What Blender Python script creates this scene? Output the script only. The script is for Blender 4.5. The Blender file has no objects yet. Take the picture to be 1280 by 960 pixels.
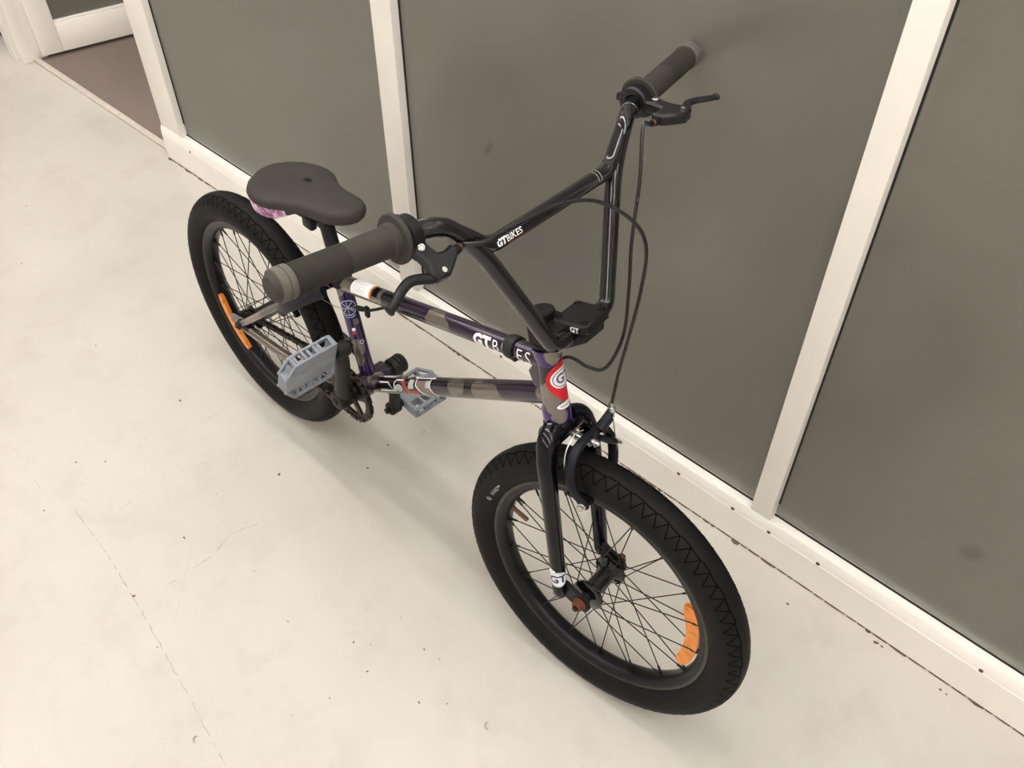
import bpy, bmesh, math, random
from mathutils import Vector, Matrix
random.seed(7)
PI = math.pi
sc = bpy.context.scene
C = sc.collection

# ------------------------------------------------------------------ camera
FPX = 1153.6
YAW, PITCH, ROLL = -0.7460, 0.8116, -0.0015
CAM = Vector((0, -1.0627, 1.5442))
RC = (Matrix.Rotation(-YAW, 3, 'Z') @ Matrix.Rotation(-PITCH, 3, 'X') @ Matrix.Rotation(ROLL, 3, 'Y'))
cam_d = bpy.data.cameras.new('camera'); cam = bpy.data.objects.new('camera', cam_d); C.objects.link(cam)
cam_d.sensor_width = 36; cam_d.lens = FPX / 1280 * 36; cam_d.clip_start = 0.02
M3 = Matrix((RC.col[0], RC.col[2], -RC.col[1])).transposed()
cam.matrix_world = Matrix.Translation(CAM) @ M3.to_4x4()
sc.camera = cam

def px_ray(px, py): return RC @ Vector(((px - 640) / FPX, 1, -(py - 480) / FPX))
def on_floor(px, py, z=0.0):
    d = px_ray(px, py); return CAM + d * ((z - CAM.z) / d.z)
def on_wall(px, py, y=0.0):
    d = px_ray(px, py); return CAM + d * ((y - CAM.y) / d.y)

# ------------------------------------------------------------------ world, exposure
w = bpy.data.worlds.new('world'); sc.world = w; w.use_nodes = True
w.node_tree.nodes['Background'].inputs[0].default_value = (0.9, 0.93, 1, 1)
w.node_tree.nodes['Background'].inputs[1].default_value = 0.15
sc.view_settings.view_transform = 'Standard'; sc.view_settings.look = 'None'
sc.view_settings.gamma = 1; sc.view_settings.use_curve_mapping = False
sc.view_settings.exposure = 0.85
LAMP = 17.0           # strength of every ceiling panel
FILL_BACK = 48.0       # unseen fill lamps added behind the glass to lighten the outer panes

# ------------------------------------------------------------------ helpers
class MB:
    def __init__(s): s.v = []; s.f = []
    def add(s, vs, fs):
        b = len(s.v); s.v += [Vector(v) for v in vs]; s.f += [tuple(i + b for i in f) for f in fs]; return s
    def tube(s, pts, r, seg=12, cap=True, closed=False, ell=None, up=None):
        pts = [Vector(p) for p in pts]; n = len(pts)
        rs = r if isinstance(r, (list, tuple)) else [r] * n
        tang = []
        for i in range(n):
            if closed: t = pts[(i + 1) % n] - pts[i - 1]
            else: t = pts[min(i + 1, n - 1)] - pts[max(i - 1, 0)]
            tang.append(t.normalized())
        if up is None:
            a = Vector((0, 0, 1)) if abs(tang[0].z) < .9 else Vector((1, 0, 0))
        else: a = Vector(up)
        nrm = (a - tang[0] * a.dot(tang[0])).normalized()
        vs = []
        for i in range(n):
            nrm = (nrm - tang[i] * nrm.dot(tang[i])).normalized()
            bi = tang[i].cross(nrm)
            for k in range(seg):
                t = 2 * PI * k / seg
                e = ell or (1, 1)
                vs.append(pts[i] + (nrm * math.cos(t) * e[0] + bi * math.sin(t) * e[1]) * rs[i])
        fs = []
        for i in range(n if closed else n - 1):
            j = (i + 1) % n
            for k in range(seg):
                l = (k + 1) % seg
                fs.append((i * seg + k, i * seg + l, j * seg + l, j * seg + k))
        if cap and not closed:
            fs.append(tuple(range(seg))[::-1]); fs.append(tuple((n - 1) * seg + k for k in range(seg)))
        return s.add(vs, fs)
    def cyl(s, a, b, r, seg=16): return s.tube([a, b], r, seg)
    def lathe(s, prof, org, axis, seg=32, cap=True, closed=False):
        """prof: list of (t along axis, radius)"""
        org = Vector(org); ax = Vector(axis).normalized()
        a = Vector((0, 0, 1)) if abs(ax.z) < .9 else Vector((1, 0, 0))
        u = (a - ax * a.dot(ax)).normalized(); w_ = ax.cross(u); vs = []; fs = []; n = len(prof)
        for t, r in prof:
            for k in range(seg):
                an = 2 * PI * k / seg
                vs.append(org + ax * t + (u * math.cos(an) + w_ * math.sin(an)) * r)
        for i in range(n if closed else n - 1):
            j = (i + 1) % n
            for k in range(seg):
                l = (k + 1) % seg
                fs.append((i * seg + k, i * seg + l, j * seg + l, j * seg + k))
        if cap and not closed:
            fs.append(tuple(range(seg))[::-1]); fs.append(tuple((n - 1) * seg + k for k in range(seg)))
        return s.add(vs, fs)
    def box(s, c, size, X=(1, 0, 0), Y=(0, 1, 0), Z=(0, 0, 1), bev=0.0):
        c = Vector(c); X, Y, Z = Vector(X), Vector(Y), Vector(Z); h = [d / 2 for d in size]
        if bev <= 0:
            vs = [c + X * (sx * h[0]) + Y * (sy * h[1]) + Z * (sz * h[2]) for sz in (-1, 1) for sy in (-1, 1) for sx in (-1, 1)]
            return s.add(vs, [(0, 2, 3, 1), (4, 5, 7, 6), (0, 1, 5, 4), (2, 6, 7, 3), (0, 4, 6, 2), (1, 3, 7, 5)])
        b = min(bev, min(h) * .95)
        bm = bmesh.new(); bmesh.ops.create_cube(bm, size=1)
        for v in bm.verts: v.co = Vector((v.co.x * size[0], v.co.y * size[1], v.co.z * size[2]))
        bmesh.ops.bevel(bm, geom=bm.edges[:], offset=b, segments=2, affect='EDGES', profile=.5)
        bm.verts.ensure_lookup_table(); bm.verts.index_update()
        vs = [c + X * v.co.x + Y * v.co.y + Z * v.co.z for v in bm.verts]; fs = [tuple(v.index for v in f.verts) for f in bm.faces]
        bm.free(); return s.add(vs, fs)
    def prism(s, poly, org, U, V, N, t0, t1, bev=0.0):
        """2-D outline extruded along N from t0 to t1"""
        org, U, V, N = Vector(org), Vector(U), Vector(V), Vector(N); n = len(poly)
        if bev > 0:
            cx = sum(p[0] for p in poly) / n; cy = sum(p[1] for p in poly) / n
            ins = inset(poly, bev)
            rings = [(ins, t0), (poly, t0 + bev), (poly, t1 - bev), (ins, t1)]
        else: rings = [(poly, t0), (poly, t1)]
        vs = [org + U * p[0] + V * p[1] + N * t for pl, t in rings for p in pl]
        fs = [tuple(range(n))[::-1], tuple((len(rings) - 1) * n + i for i in range(n))]
        for k in range(len(rings) - 1):
            for i in range(n):
                j = (i + 1) % n; fs.append((k * n + i, k * n + j, (k + 1) * n + j, (k + 1) * n + i))
        return s.add(vs, fs)
    def ball(s, c, r, seg=12, rings=8, sc_=(1, 1, 1)):
        c = Vector(c); vs = []; fs = []
        for i in range(rings + 1):
            th = PI * i / rings
            for k in range(seg):
                a = 2 * PI * k / seg
                vs.append(c + Vector((math.sin(th) * math.cos(a) * sc_[0], math.sin(th) * math.sin(a) * sc_[1], math.cos(th) * sc_[2])) * r)
        for i in range(rings):
            for k in range(seg):
                l = (k + 1) % seg; fs.append((i * seg + k, (i + 1) * seg + k, (i + 1) * seg + l, i * seg + l))
        return s.add(vs, fs)
    def mesh(s, name, m, sharp=38):
        me = bpy.data.meshes.new(name); me.from_pydata([tuple(v) for v in s.v], [], s.f); me.update()
        bm = bmesh.new(); bm.from_mesh(me)
        bmesh.ops.remove_doubles(bm, verts=bm.verts[:], dist=1e-6)
        bmesh.ops.recalc_face_normals(bm, faces=bm.faces[:])
        bm.to_mesh(me); bm.free()
        if m: me.materials.append(m)
        for p in me.polygons: p.use_smooth = True
        me.set_sharp_from_angle(angle=math.radians(sharp))
        return me
def inset(poly, d):
    n = len(poly); out = []
    area = sum(poly[i][0] * poly[(i + 1) % n][1] - poly[(i + 1) % n][0] * poly[i][1] for i in range(n))
    sg = 1 if area > 0 else -1
    for i in range(n):
        p0, p1, p2 = Vector(poly[i - 1]).to_2d(), Vector(poly[i]).to_2d(), Vector(poly[(i + 1) % n]).to_2d()
        e1 = (p1 - p0).normalized(); e2 = (p2 - p1).normalized()
        n1 = Vector((-e1.y, e1.x)) * sg; n2 = Vector((-e2.y, e2.x)) * sg
        b = n1 + n2; l = max(b.length, .5); q = p1 + b / l * d * min(1.5, 2 / l if l > 1.2 else 1.5)
        out.append((q.x, q.y))
    return out
def link(name, me, parent=None, mat_local=None):
    o = bpy.data.objects.new(name, me); C.objects.link(o)
    if parent: o.parent = parent
    if mat_local is not None: o.matrix_local = mat_local
    return o
def part(name, mb, m, parent=None, sharp=38, label=None):
    o = link(name, mb.mesh(name, m, sharp), parent)
    if label: o['label'] = label
    return o
def tag(o, label=None, cat=None, group=None, kind=None):
    if label: o['label'] = label
    if cat: o['category'] = cat
    if group: o['group'] = group
    if kind: o['kind'] = kind
    return o
def struct(name, mb, m, parent=None, sharp=38):
    o = part(name, mb, m, parent, sharp)
    if parent is None: o['kind'] = 'structure'
    return o
def fillet(pts, rad, seg=8):
    pts = [Vector(p) for p in pts]; out = [pts[0]]
    for i in range(1, len(pts) - 1):
        a, b, c = pts[i - 1], pts[i], pts[i + 1]; r = rad[i - 1] if isinstance(rad, (list, tuple)) else rad
        d1 = (a - b).normalized(); d2 = (c - b).normalized(); ang = d1.angle(d2)
        if PI - ang < .02: out.append(b); continue
        t = min(r / math.tan(ang / 2), (a - b).length * .49, (c - b).length * .49); rr = t * math.tan(ang / 2)
        ce = b + (d1 + d2).normalized() * (rr / math.sin(ang / 2)); p = b + d1 * t - ce; q_ = b + d2 * t - ce
        tot = p.angle(q_); axn = p.cross(q_).normalized()
        for k in range(seg + 1): out.append(ce + Matrix.Rotation(tot * k / seg, 3, axn) @ p)
    out.append(pts[-1]); return out
def spline(pts, n=10):
    P = [Vector(p) for p in pts]; P = [P[0] * 2 - P[1]] + P + [P[-1] * 2 - P[-2]]; out = []
    for i in range(1, len(P) - 2):
        for k in range(n):
            t = k / n; a, b, c, d = P[i - 1:i + 3]
            out.append(.5 * ((2 * b) + (c - a) * t + (2 * a - 5 * b + 4 * c - d) * t * t + (3 * b - a - 3 * c + d) * t ** 3))
    out.append(P[-2]); return out

# ------------------------------------------------------------------ materials
def lin(r, g, b):
    f = lambda c: ((c / 255 + .055) / 1.055) ** 2.4 if c / 255 > .04045 else c / 255 / 12.92
    return (f(r), f(g), f(b), 1)
def mat(name, col, rough=.5, metal=0.0, var=.12, scale=30, bump=0.0, bscale=200, coat=0.0, emit=None, spec=.5, rvar=.1, col2=None):
    m = bpy.data.materials.new(name); m.use_nodes = True; nt = m.node_tree; N = nt.nodes; L = nt.links
    b = N['Principled BSDF']; tc = N.new('ShaderNodeTexCoord'); nz = N.new('ShaderNodeTexNoise'); nz.inputs['Scale'].default_value = scale
    nz.inputs['Detail'].default_value = 5
    L.new(tc.outputs['Object'], nz.inputs['Vector'])
    rp = N.new('ShaderNodeValToRGB'); rp.color_ramp.elements[0].position = .3; rp.color_ramp.elements[1].position = .7
    c2 = col2 or tuple(min(1, c * (1 + var)) for c in col[:3]) + (1,)
    rp.color_ramp.elements[0].color = tuple(c * (1 - var) for c in col[:3]) + (1,); rp.color_ramp.elements[1].color = c2
    L.new(nz.outputs['Fac'], rp.inputs['Fac']); L.new(rp.outputs['Color'], b.inputs['Base Color'])
    mr = N.new('ShaderNodeMapRange'); mr.inputs['To Min'].default_value = max(.02, rough - rvar); mr.inputs['To Max'].default_value = min(1, rough + rvar)
    L.new(nz.outputs['Fac'], mr.inputs['Value']); L.new(mr.outputs['Result'], b.inputs['Roughness'])
    b.inputs['Metallic'].default_value = metal; b.inputs['Coat Weight'].default_value = coat; b.inputs['Coat Roughness'].default_value = .08
    b.inputs['Specular IOR Level'].default_value = spec
    if bump:
        n2 = N.new('ShaderNodeTexNoise'); n2.inputs['Scale'].default_value = bscale; n2.inputs['Detail'].default_value = 4
        L.new(tc.outputs['Object'], n2.inputs['Vector'])
        bp = N.new('ShaderNodeBump'); bp.inputs['Strength'].default_value = bump; bp.inputs['Distance'].default_value = .002
        L.new(n2.outputs['Fac'], bp.inputs['Height']); L.new(bp.outputs['Normal'], b.inputs['Normal'])
    if emit:
        b.inputs['Emission Color'].default_value = emit[0]; b.inputs['Emission Strength'].default_value = emit[1]
    return m
def blob_mask(nt, vec, blobs, wob=.35, nscale=28):
    """1 inside any of the wobbly blobs (centre, radius)"""
    N, L = nt.nodes, nt.links
    nz = N.new('ShaderNodeTexNoise'); nz.inputs['Scale'].default_value = nscale; nz.inputs['Detail'].default_value = 2
    L.new(vec, nz.inputs['Vector'])
    acc = None
    for c, r in blobs:
        d = N.new('ShaderNodeVectorMath'); d.operation = 'DISTANCE'; L.new(vec, d.inputs[0]); d.inputs[1].default_value = c
        q = N.new('ShaderNodeMath'); q.operation = 'DIVIDE'; L.new(d.outputs['Value'], q.inputs[0]); q.inputs[1].default_value = r
        if acc is None: acc = q
        else:
            mn = N.new('ShaderNodeMath'); mn.operation = 'MINIMUM'; L.new(acc.outputs[0], mn.inputs[0]); L.new(q.outputs[0], mn.inputs[1]); acc = mn
    wv = N.new('ShaderNodeMath'); wv.operation = 'MULTIPLY_ADD'; L.new(nz.outputs['Fac'], wv.inputs[0]); wv.inputs[1].default_value = wob * 4; L.new(acc.outputs[0], wv.inputs[2])
    ms = N.new('ShaderNodeMapRange'); L.new(wv.outputs[0], ms.inputs['Value'])
    ms.inputs['From Min'].default_value = 1 + wob * 2 + .03; ms.inputs['From Max'].default_value = 1 + wob * 2 - .03
    return ms.outputs['Result']

def floor_material():
    m = bpy.data.materials.new('painted concrete floor'); m.use_nodes = True; nt = m.node_tree; N = nt.nodes; L = nt.links; b = N['Principled BSDF']
    tc = N.new('ShaderNodeTexCoord')
    def noise(s, d=6, r=.55):
        n = N.new('ShaderNodeTexNoise'); n.inputs['Scale'].default_value = s; n.inputs['Detail'].default_value = d; n.inputs['Roughness'].default_value = r
        L.new(tc.outputs['Object'], n.inputs['Vector']); return n
    n1 = noise(1.3); n2 = noise(9, 8, .65); n3 = noise(60, 3)
    r1 = N.new('ShaderNodeValToRGB'); r1.color_ramp.elements[0].position = .35; r1.color_ramp.elements[1].position = .68
    r1.color_ramp.elements[0].color = (.48, .448, .398, 1); r1.color_ramp.elements[1].color = (.565, .535, .488, 1)
    L.new(n1.outputs['Fac'], r1.inputs['Fac'])
    r2 = N.new('ShaderNodeValToRGB'); r2.color_ramp.elements[0].position = .28; r2.color_ramp.elements[0].color = (.90, .89, .88, 1); r2.color_ramp.elements[1].position = .5; r2.color_ramp.elements[1].color = (1, 1, 1, 1)
    L.new(n2.outputs['Fac'], r2.inputs['Fac'])
    mx = N.new('ShaderNodeMix'); mx.data_type = 'RGBA'; mx.blend_type = 'MULTIPLY'; mx.inputs['Factor'].default_value = 1
    L.new(r1.outputs['Color'], mx.inputs[6]); L.new(r2.outputs['Color'], mx.inputs[7])
    # small dark specks of dirt
    vo = N.new('ShaderNodeTexVoronoi'); vo.inputs['Scale'].default_value = 13; L.new(tc.outputs['Object'], vo.inputs['Vector'])
    sp = N.new('ShaderNodeMapRange'); sp.inputs['From Min'].default_value = .02; sp.inputs['From Max'].default_value = .035; L.new(vo.outputs['Distance'], sp.inputs['Value'])
    cl = N.new('ShaderNodeMath'); cl.operation = 'GREATER_THAN'; cl.inputs[1].default_value = .62
    sep = N.new('ShaderNodeSeparateColor'); L.new(vo.outputs['Color'], sep.inputs[0]); L.new(sep.outputs[0], cl.inputs[0])
    mxm = N.new('ShaderNodeMath'); mxm.operation = 'MAXIMUM'
    iv = N.new('ShaderNodeMath'); iv.operation = 'SUBTRACT'; iv.inputs[0].default_value = 1; L.new(cl.outputs[0], iv.inputs[1])
    L.new(sp.outputs[0], mxm.inputs[0]); L.new(iv.outputs[0], mxm.inputs[1])
    m2 = N.new('ShaderNodeMix'); m2.data_type = 'RGBA'; m2.inputs[6].default_value = (.3, .26, .21, 1)
    L.new(mxm.outputs[0], m2.inputs['Factor']); L.new(mx.outputs[2], m2.inputs[7])
    L.new(m2.outputs[2], b.inputs['Base Color'])
    rr = N.new('ShaderNodeMapRange'); rr.inputs['To Min'].default_value = .30; rr.inputs['To Max'].default_value = .44; L.new(n2.outputs['Fac'], rr.inputs['Value']); L.new(rr.outputs[0], b.inputs['Roughness'])
    b.inputs['Specular IOR Level'].default_value = .42
    bp = N.new('ShaderNodeBump'); bp.inputs['Strength'].default_value = .12; bp.inputs['Distance'].default_value = .004; L.new(n2.outputs['Fac'], bp.inputs['Height']); L.new(bp.outputs[0], b.inputs['Normal'])
    return m
def glass_material(name, smudges=()):
    m = bpy.data.materials.new(name); m.use_nodes = True; nt = m.node_tree; N = nt.nodes; L = nt.links; b = N['Principled BSDF']
    tc = N.new('ShaderNodeTexCoord'); nz = N.new('ShaderNodeTexNoise'); nz.inputs['Scale'].default_value = 2.2; nz.inputs['Detail'].default_value = 3
    L.new(tc.outputs['Object'], nz.inputs['Vector'])
    rp = N.new('ShaderNodeValToRGB'); rp.color_ramp.elements[0].color = (.30, .30, .262, 1); rp.color_ramp.elements[1].color = (.345, .342, .302, 1)
    rp.color_ramp.elements[0].position = .3; rp.color_ramp.elements[1].position = .7
    L.new(nz.outputs['Fac'], rp.inputs['Fac']); out = rp.outputs['Color']
    for (c, rx, rz, k) in smudges:
        mp = N.new('ShaderNodeMapping'); mp.vector_type = 'TEXTURE'; mp.inputs['Location'].default_value = c; mp.inputs['Scale'].default_value = (rx, 1, rz); mp.inputs['Rotation'].default_value = (0, .5, 0)
        L.new(tc.outputs['Object'], mp.inputs['Vector'])
        ln = N.new('ShaderNodeVectorMath'); ln.operation = 'LENGTH'; L.new(mp.outputs[0], ln.inputs[0])
        mr = N.new('ShaderNodeMapRange'); mr.interpolation_type = 'SMOOTHSTEP'; mr.inputs['From Min'].default_value = 1; mr.inputs['From Max'].default_value = .3; mr.inputs['To Max'].default_value = k; L.new(ln.outputs['Value'], mr.inputs['Value'])
        mx = N.new('ShaderNodeMix'); mx.data_type = 'RGBA'; L.new(mr.outputs[0], mx.inputs['Factor']); L.new(out, mx.inputs[6]); mx.inputs[7].default_value = (.10, .096, .085, 1); out = mx.outputs[2]
    L.new(out, b.inputs['Base Color'])
    b.inputs['Roughness'].default_value = .29; b.inputs['IOR'].default_value = 1.55; b.inputs['Specular IOR Level'].default_value = 1.0
    b.inputs['Transmission Weight'].default_value = GLASS_T
    return m
GLASS_T = 0.7
def camo_material(name, patches, dark=(), base=lin(40, 24, 50), tan=lin(108, 100, 92)):
    m = bpy.data.materials.new(name); m.use_nodes = True; nt = m.node_tree; N = nt.nodes; L = nt.links; b = N['Principled BSDF']
    tc = N.new('ShaderNodeTexCoord'); vec = tc.outputs['Object']
    col = None
    rgb = N.new('ShaderNodeRGB'); rgb.outputs[0].default_value = base; col = rgb.outputs[0]; met = None
    if dark:
        mk = blob_mask(nt, vec, dark); mx = N.new('ShaderNodeMix'); mx.data_type = 'RGBA'; L.new(mk, mx.inputs['Factor']); L.new(col, mx.inputs[6]); mx.inputs[7].default_value = lin(28, 22, 28); col = mx.outputs[2]
    if patches:
        mk = blob_mask(nt, vec, patches); mx = N.new('ShaderNodeMix'); mx.data_type = 'RGBA'; L.new(mk, mx.inputs['Factor']); L.new(col, mx.inputs[6]); mx.inputs[7].default_value = tan; col = mx.outputs[2]
    L.new(col, b.inputs['Base Color'])
    nz = N.new('ShaderNodeTexNoise'); nz.inputs['Scale'].default_value = 90; L.new(vec, nz.inputs['Vector'])
    mr = N.new('ShaderNodeMapRange'); mr.inputs['To Min'].default_value = .17; mr.inputs['To Max'].default_value = .24; L.new(nz.outputs['Fac'], mr.inputs['Value']); L.new(mr.outputs[0], b.inputs['Roughness'])
    b.inputs['Metallic'].default_value = .5; b.inputs['Coat Weight'].default_value = .7; b.inputs['Coat Roughness'].default_value = .07
    return m

M = {}
M['floor'] = floor_material()
M['white'] = mat('white painted frame', (.85, .815, .765, 1), .38, var=.04, scale=6, bump=.08, bscale=60)
M['wall'] = mat('white painted wall', (.78, .75, .70, 1), .7, var=.04, scale=3)
M['ceil'] = mat('white ceiling', (.80, .79, .76, 1), .8, var=.03, scale=3)
M['carpet'] = mat('grey carpet', lin(126, 114, 106), .95, var=.06, scale=90, bump=.6, bscale=400, spec=.1)
M['lilac'] = mat('lilac grey panel', lin(170, 158, 158), .6, var=.05)
M['sill'] = mat('worn grey sill', lin(196, 186, 176), .5, .0, var=.08, scale=40)
M['dark gap'] = mat('dark recess', (.012, .01, .008, 1), .8)
M['crack'] = mat('floor crack dirt', (.36, .32, .27, 1), .8, var=.2, scale=80)
M['scratch'] = mat('faint floor scratch', (.46, .425, .37, 1), .7, var=.15, scale=80)
M['dirt'] = mat('brown dirt line', (.13, .085, .055, 1), .9, var=.4, scale=120)
M['rust'] = mat('rusty steel', lin(112, 62, 38), .75, .2, var=.3, scale=140, bump=.3)
M['nail'] = mat('rusty nail head', lin(96, 62, 48), .7, .2, var=.25, scale=300)
M['rubber'] = mat('black tyre rubber', (.0055, .005, .005, 1), .6, var=.25, scale=40, bump=.12, bscale=300, spec=.18)
M['groove'] = mat('tread groove', (.001, .001, .0012, 1), .9, spec=.1)
M['grip'] = mat('grey grip rubber', lin(54, 52, 47), .72, var=.16, scale=30, bump=.25, bscale=350, spec=.3)
M['gripend'] = mat('grip end cap rubber', lin(58, 56, 53), .7, var=.16, scale=60, spec=.3)
M['gripring'] = mat('worn grip ring', lin(92, 88, 82), .7, var=.14, scale=60, spec=.3)
M['black gloss'] = mat('gloss black paint', (.004, .0037, .005, 1), .16, .0, var=.1, coat=.8, rvar=.04, spec=.2)
M['fork'] = mat('gloss blue black fork paint', (.0025, .0025, .005, 1), .2, .0, var=.1, coat=.4, rvar=.04, spec=.12)
M['black matte'] = mat('matte black alloy', (.006, .0058, .0062, 1), .45, .0, var=.2, scale=60, spec=.25)
M['lever'] = mat('black lever paint', (.0085, .0085, .010, 1), .36, .0, var=.2, scale=60, spec=.35)
M['brake'] = mat('navy black caliper', (.0055, .006, .011, 1), .42, .0, var=.2, spec=.25)
M['rim'] = mat('black anodised rim', (.009, .0085, .011, 1), .32, .3, var=.2, scale=50, spec=.3)
M['rim edge'] = mat('worn rim wall', lin(70, 64, 57), .42, .4, var=.25, scale=60)
M['spoke'] = mat('black spoke', (.014, .0105, .0095, 1), .4, .5)
M['steel'] = mat('bright zinc steel', (.62, .62, .62, 1), .25, 1.0, var=.08)
M['crank'] = mat('worn black crank', (.014, .013, .012, 1), .5, .2, var=.45, scale=40, spec=.3)
M['chain'] = mat('oily chain', (.035, .028, .022, 1), .45, .7, var=.3, scale=200)
M['pedal'] = mat('blue grey plastic pedal', lin(128, 134, 143), .55, var=.1, scale=60)
M['saddle'] = mat('black saddle cover', (.030, .0275, .0245, 1), .68, var=.16, scale=18, bump=.25, bscale=500, spec=.35)
M['post'] = mat('black blue seat post', (.007, .008, .013, 1), .4, .0, spec=.3)
M['cable'] = mat('black cable sleeve', (.008, .008, .009, 1), .3, spec=.5)
M['wire'] = mat('steel brake wire', (.35, .34, .33, 1), .35, 1.0)
M['amber'] = mat('amber reflector', lin(226, 132, 28), .3, var=.14, scale=90, coat=.5)
M['brass'] = mat('brown valve stem', lin(104, 74, 56), .5, .3, var=.15)
M['dwhite'] = mat('white decal', (.85, .85, .87, 1), .4, var=.02)
M['dlav'] = mat('pale lavender decal', lin(172, 172, 205), .4, var=.05)
M['dred'] = mat('red decal', lin(196, 26, 38), .4, var=.05)
M['dbrick'] = mat('brick red decal', lin(140, 60, 52), .4, var=.1)
M['dgrey'] = mat('grey decal', lin(170, 172, 170), .4, var=.08)
M['dbrown'] = mat('brown grey decal', lin(122, 104, 96), .4, var=.1)
M['dnavy'] = mat('navy decal', lin(44, 44, 96), .4, var=.05)
M['dorange'] = mat('orange decal', lin(215, 126, 60), .45, var=.05)
M['dblack'] = mat('black rubber clip', (.006, .006, .006, 1), .6)
M['scuff'] = mat('bare scuffed metal', (.45, .44, .43, 1), .4, .7, var=.3, scale=300)
M['lamp'] = mat('lamp diffuser', (.9, .9, .9, 1), .5, emit=((1, .97, .93, 1), LAMP))
M['fill back'] = mat('back fill diffuser', (.9, .9, .9, 1), .5, emit=((1, .95, .88, 1), FILL_BACK))
M['skirt'] = None

# ------------------------------------------------------------------ the room
X0, X1, Y0, Y1, ZC = -7.6, 2.6, -4.2, 3.2, 2.72
GY = 0.0275            # front of the panes
FY = 0.006            # front of the posts
fl = struct('floor', MB().box(((X0 + X1) / 2, (Y0 + .04) / 2, -.05), (X1 - X0, .04 - Y0, .1)), M['floor'])
cf = struct('floor', MB().box(((X0 + X1) / 2, (Y1 + .04) / 2, -.051), (X1 - X0, Y1 - .04, .1)), M['carpet'])
struct('ceiling', MB().box(((X0 + X1) / 2, (Y0 + Y1) / 2, ZC + .05), (X1 - X0, Y1 - Y0, .1)), M['ceil'])
struct('wall_front', MB().box(((X0 + X1) / 2, Y0 - .05, ZC / 2), (X1 - X0, .1, ZC)), M['wall'])
struct('wall_right', MB().box((X1 + .05, (Y0 + Y1) / 2, ZC / 2), (.1, Y1 - Y0, ZC)), M['wall'])
struct('wall_left', MB().box((X0 - .05, (Y0 + Y1) / 2, ZC / 2), (.1, Y1 - Y0, ZC)), M['wall'])
struct('wall_back', MB().box(((X0 + X1) / 2, Y1 + .05, ZC / 2), (X1 - X0, .1, ZC)), M['wall'])
ZT = 2.35
posts = [(-2.398, -2.283), (-1.352, -1.293), (-.371, -.329), (.72, .762), (1.80, 1.842)]
DOOR_L = -3.245
# solid header above the partition
struct('wall_header', MB().box(((X0 + X1) / 2, .05, (ZT + ZC) / 2), (X1 - X0, .1, ZC - ZT)), M['wall'])
# bottom rail: moulded profile swept along the wall
def rail(x0, x1):
    prof = [(0.0, .003), (0.0, .083), (.0015, .0845), (.0015, .0855), (.0005, .0865), (.0015, .097), (.005, .1085), (.0065, .1085), (.009, .1065), (GY + .02, .1080), (GY + .02, .0), (.004, .0), (.004, .003)]
    mb = MB(); n = len(prof)
    mb.add([(x, y, z) for x in (x0, x1) for y, z in prof], [tuple(range(n))[::-1], tuple(range(n, 2 * n))] + [(i, (i + 1) % n, n + (i + 1) % n, n + i) for i in range(n)])
    return mb
bb = struct('baseboard_partition', rail(posts[0][0] + .012, X1), M['white'], sharp=25)
for i, (a, b_) in enumerate(posts):
    z0 = .1085 if i else .002
    mb = MB().box(((a + b_) / 2, FY + .03, (z0 + ZT) / 2), (b_ - a, .06, ZT - z0), bev=.0025)
    if i == 0:
        mb = MB().box(((a + b_) / 2 + .006, FY + .03, (.105 + ZT) / 2), (b_ - a - .012, .06, ZT - .105), bev=.003)
        mb.box((a + .009, FY + .055, ZT / 2), (.018, .09, ZT - .004), bev=.002)
    struct('trim_%d' % (i + 1), mb, M['white'])
struct('trim_6', MB().box(((posts[0][0] + X1) / 2, FY + .03, ZT - .03), (X1 - posts[0][0], .058, .06), bev=.002), M['white'])
# frosted panes
edges = [posts[i][1] for i in range(len(posts))] + [X1]
sm = [[], [((-1.069, GY, .584), .010, .028, .55)], [((-.017, GY, .301), .022, .03, .5)], [], []]
for i in range(len(posts)):
    a = posts[i][1] - .006; b_ = (posts[i + 1][0] + .006) if i + 1 < len(posts) else X1
    pm = glass_material('frosted glass %d' % (i + 1), sm[i])
    pane = struct('window_%d' % (i + 1), MB().box(((a + b_) / 2, GY + .004, (.104 + ZT) / 2), (b_ - a, .008, ZT - .104 - .02)), pm)
    # dark strip along the bottom and sides of the pane
    g = MB(); gz = .1095
    g.box(((a + b_) / 2, GY - .0012, gz), (b_ - a - .012, .0024, .003)); g.box((a + .0075, GY - .0012, (gz + ZT) / 2), (.003, .0024, ZT - gz - .07)); g.box((b_ - .0075, GY - .0012, (gz + ZT) / 2), (.003, .0024, ZT - gz - .07))
    part('edge_strip', g, M['dark gap'], pane)
# nail heads in the bottom rail
nm = MB().lathe([(-.001, .0042), (.0008, .0042), (.0014, .002)], (0, 0, 0), (0, -1, 0), seg=8).mesh('nail_head', M['nail'])
for p in [(237.5, 190.6), (626, 446), (848, 592.5), (915.6, 636), (960.6, 665.6), (1022, 705), (1226, 838.8)]:
    P = on_wall(*p, 0.0); link('nail_head', nm, bb, Matrix.Translation((P.x, .001, P.z)))
# ragged brown dirt in the joint between rail and floor
mb = MB(); x = posts[0][0] + .01
while x < X1 - .02:
    l = random.uniform(.01, .05); d = .0015 + max(0, random.gauss(0, .0025)) + (.004 if random.random() < .08 else 0)
    mb.add([(x, .003, .0006), (x + l, .003, .0006), (x + l * .9, -d * random.uniform(.3, 1), .0006), (x + l * .5, -d, .0006), (x + l * .1, -d * random.uniform(.2, .9), .0006)], [(4, 3, 2, 1, 0)]); x += l * .97
part('joint_dirt', mb, M['dirt'], fl)
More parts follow.
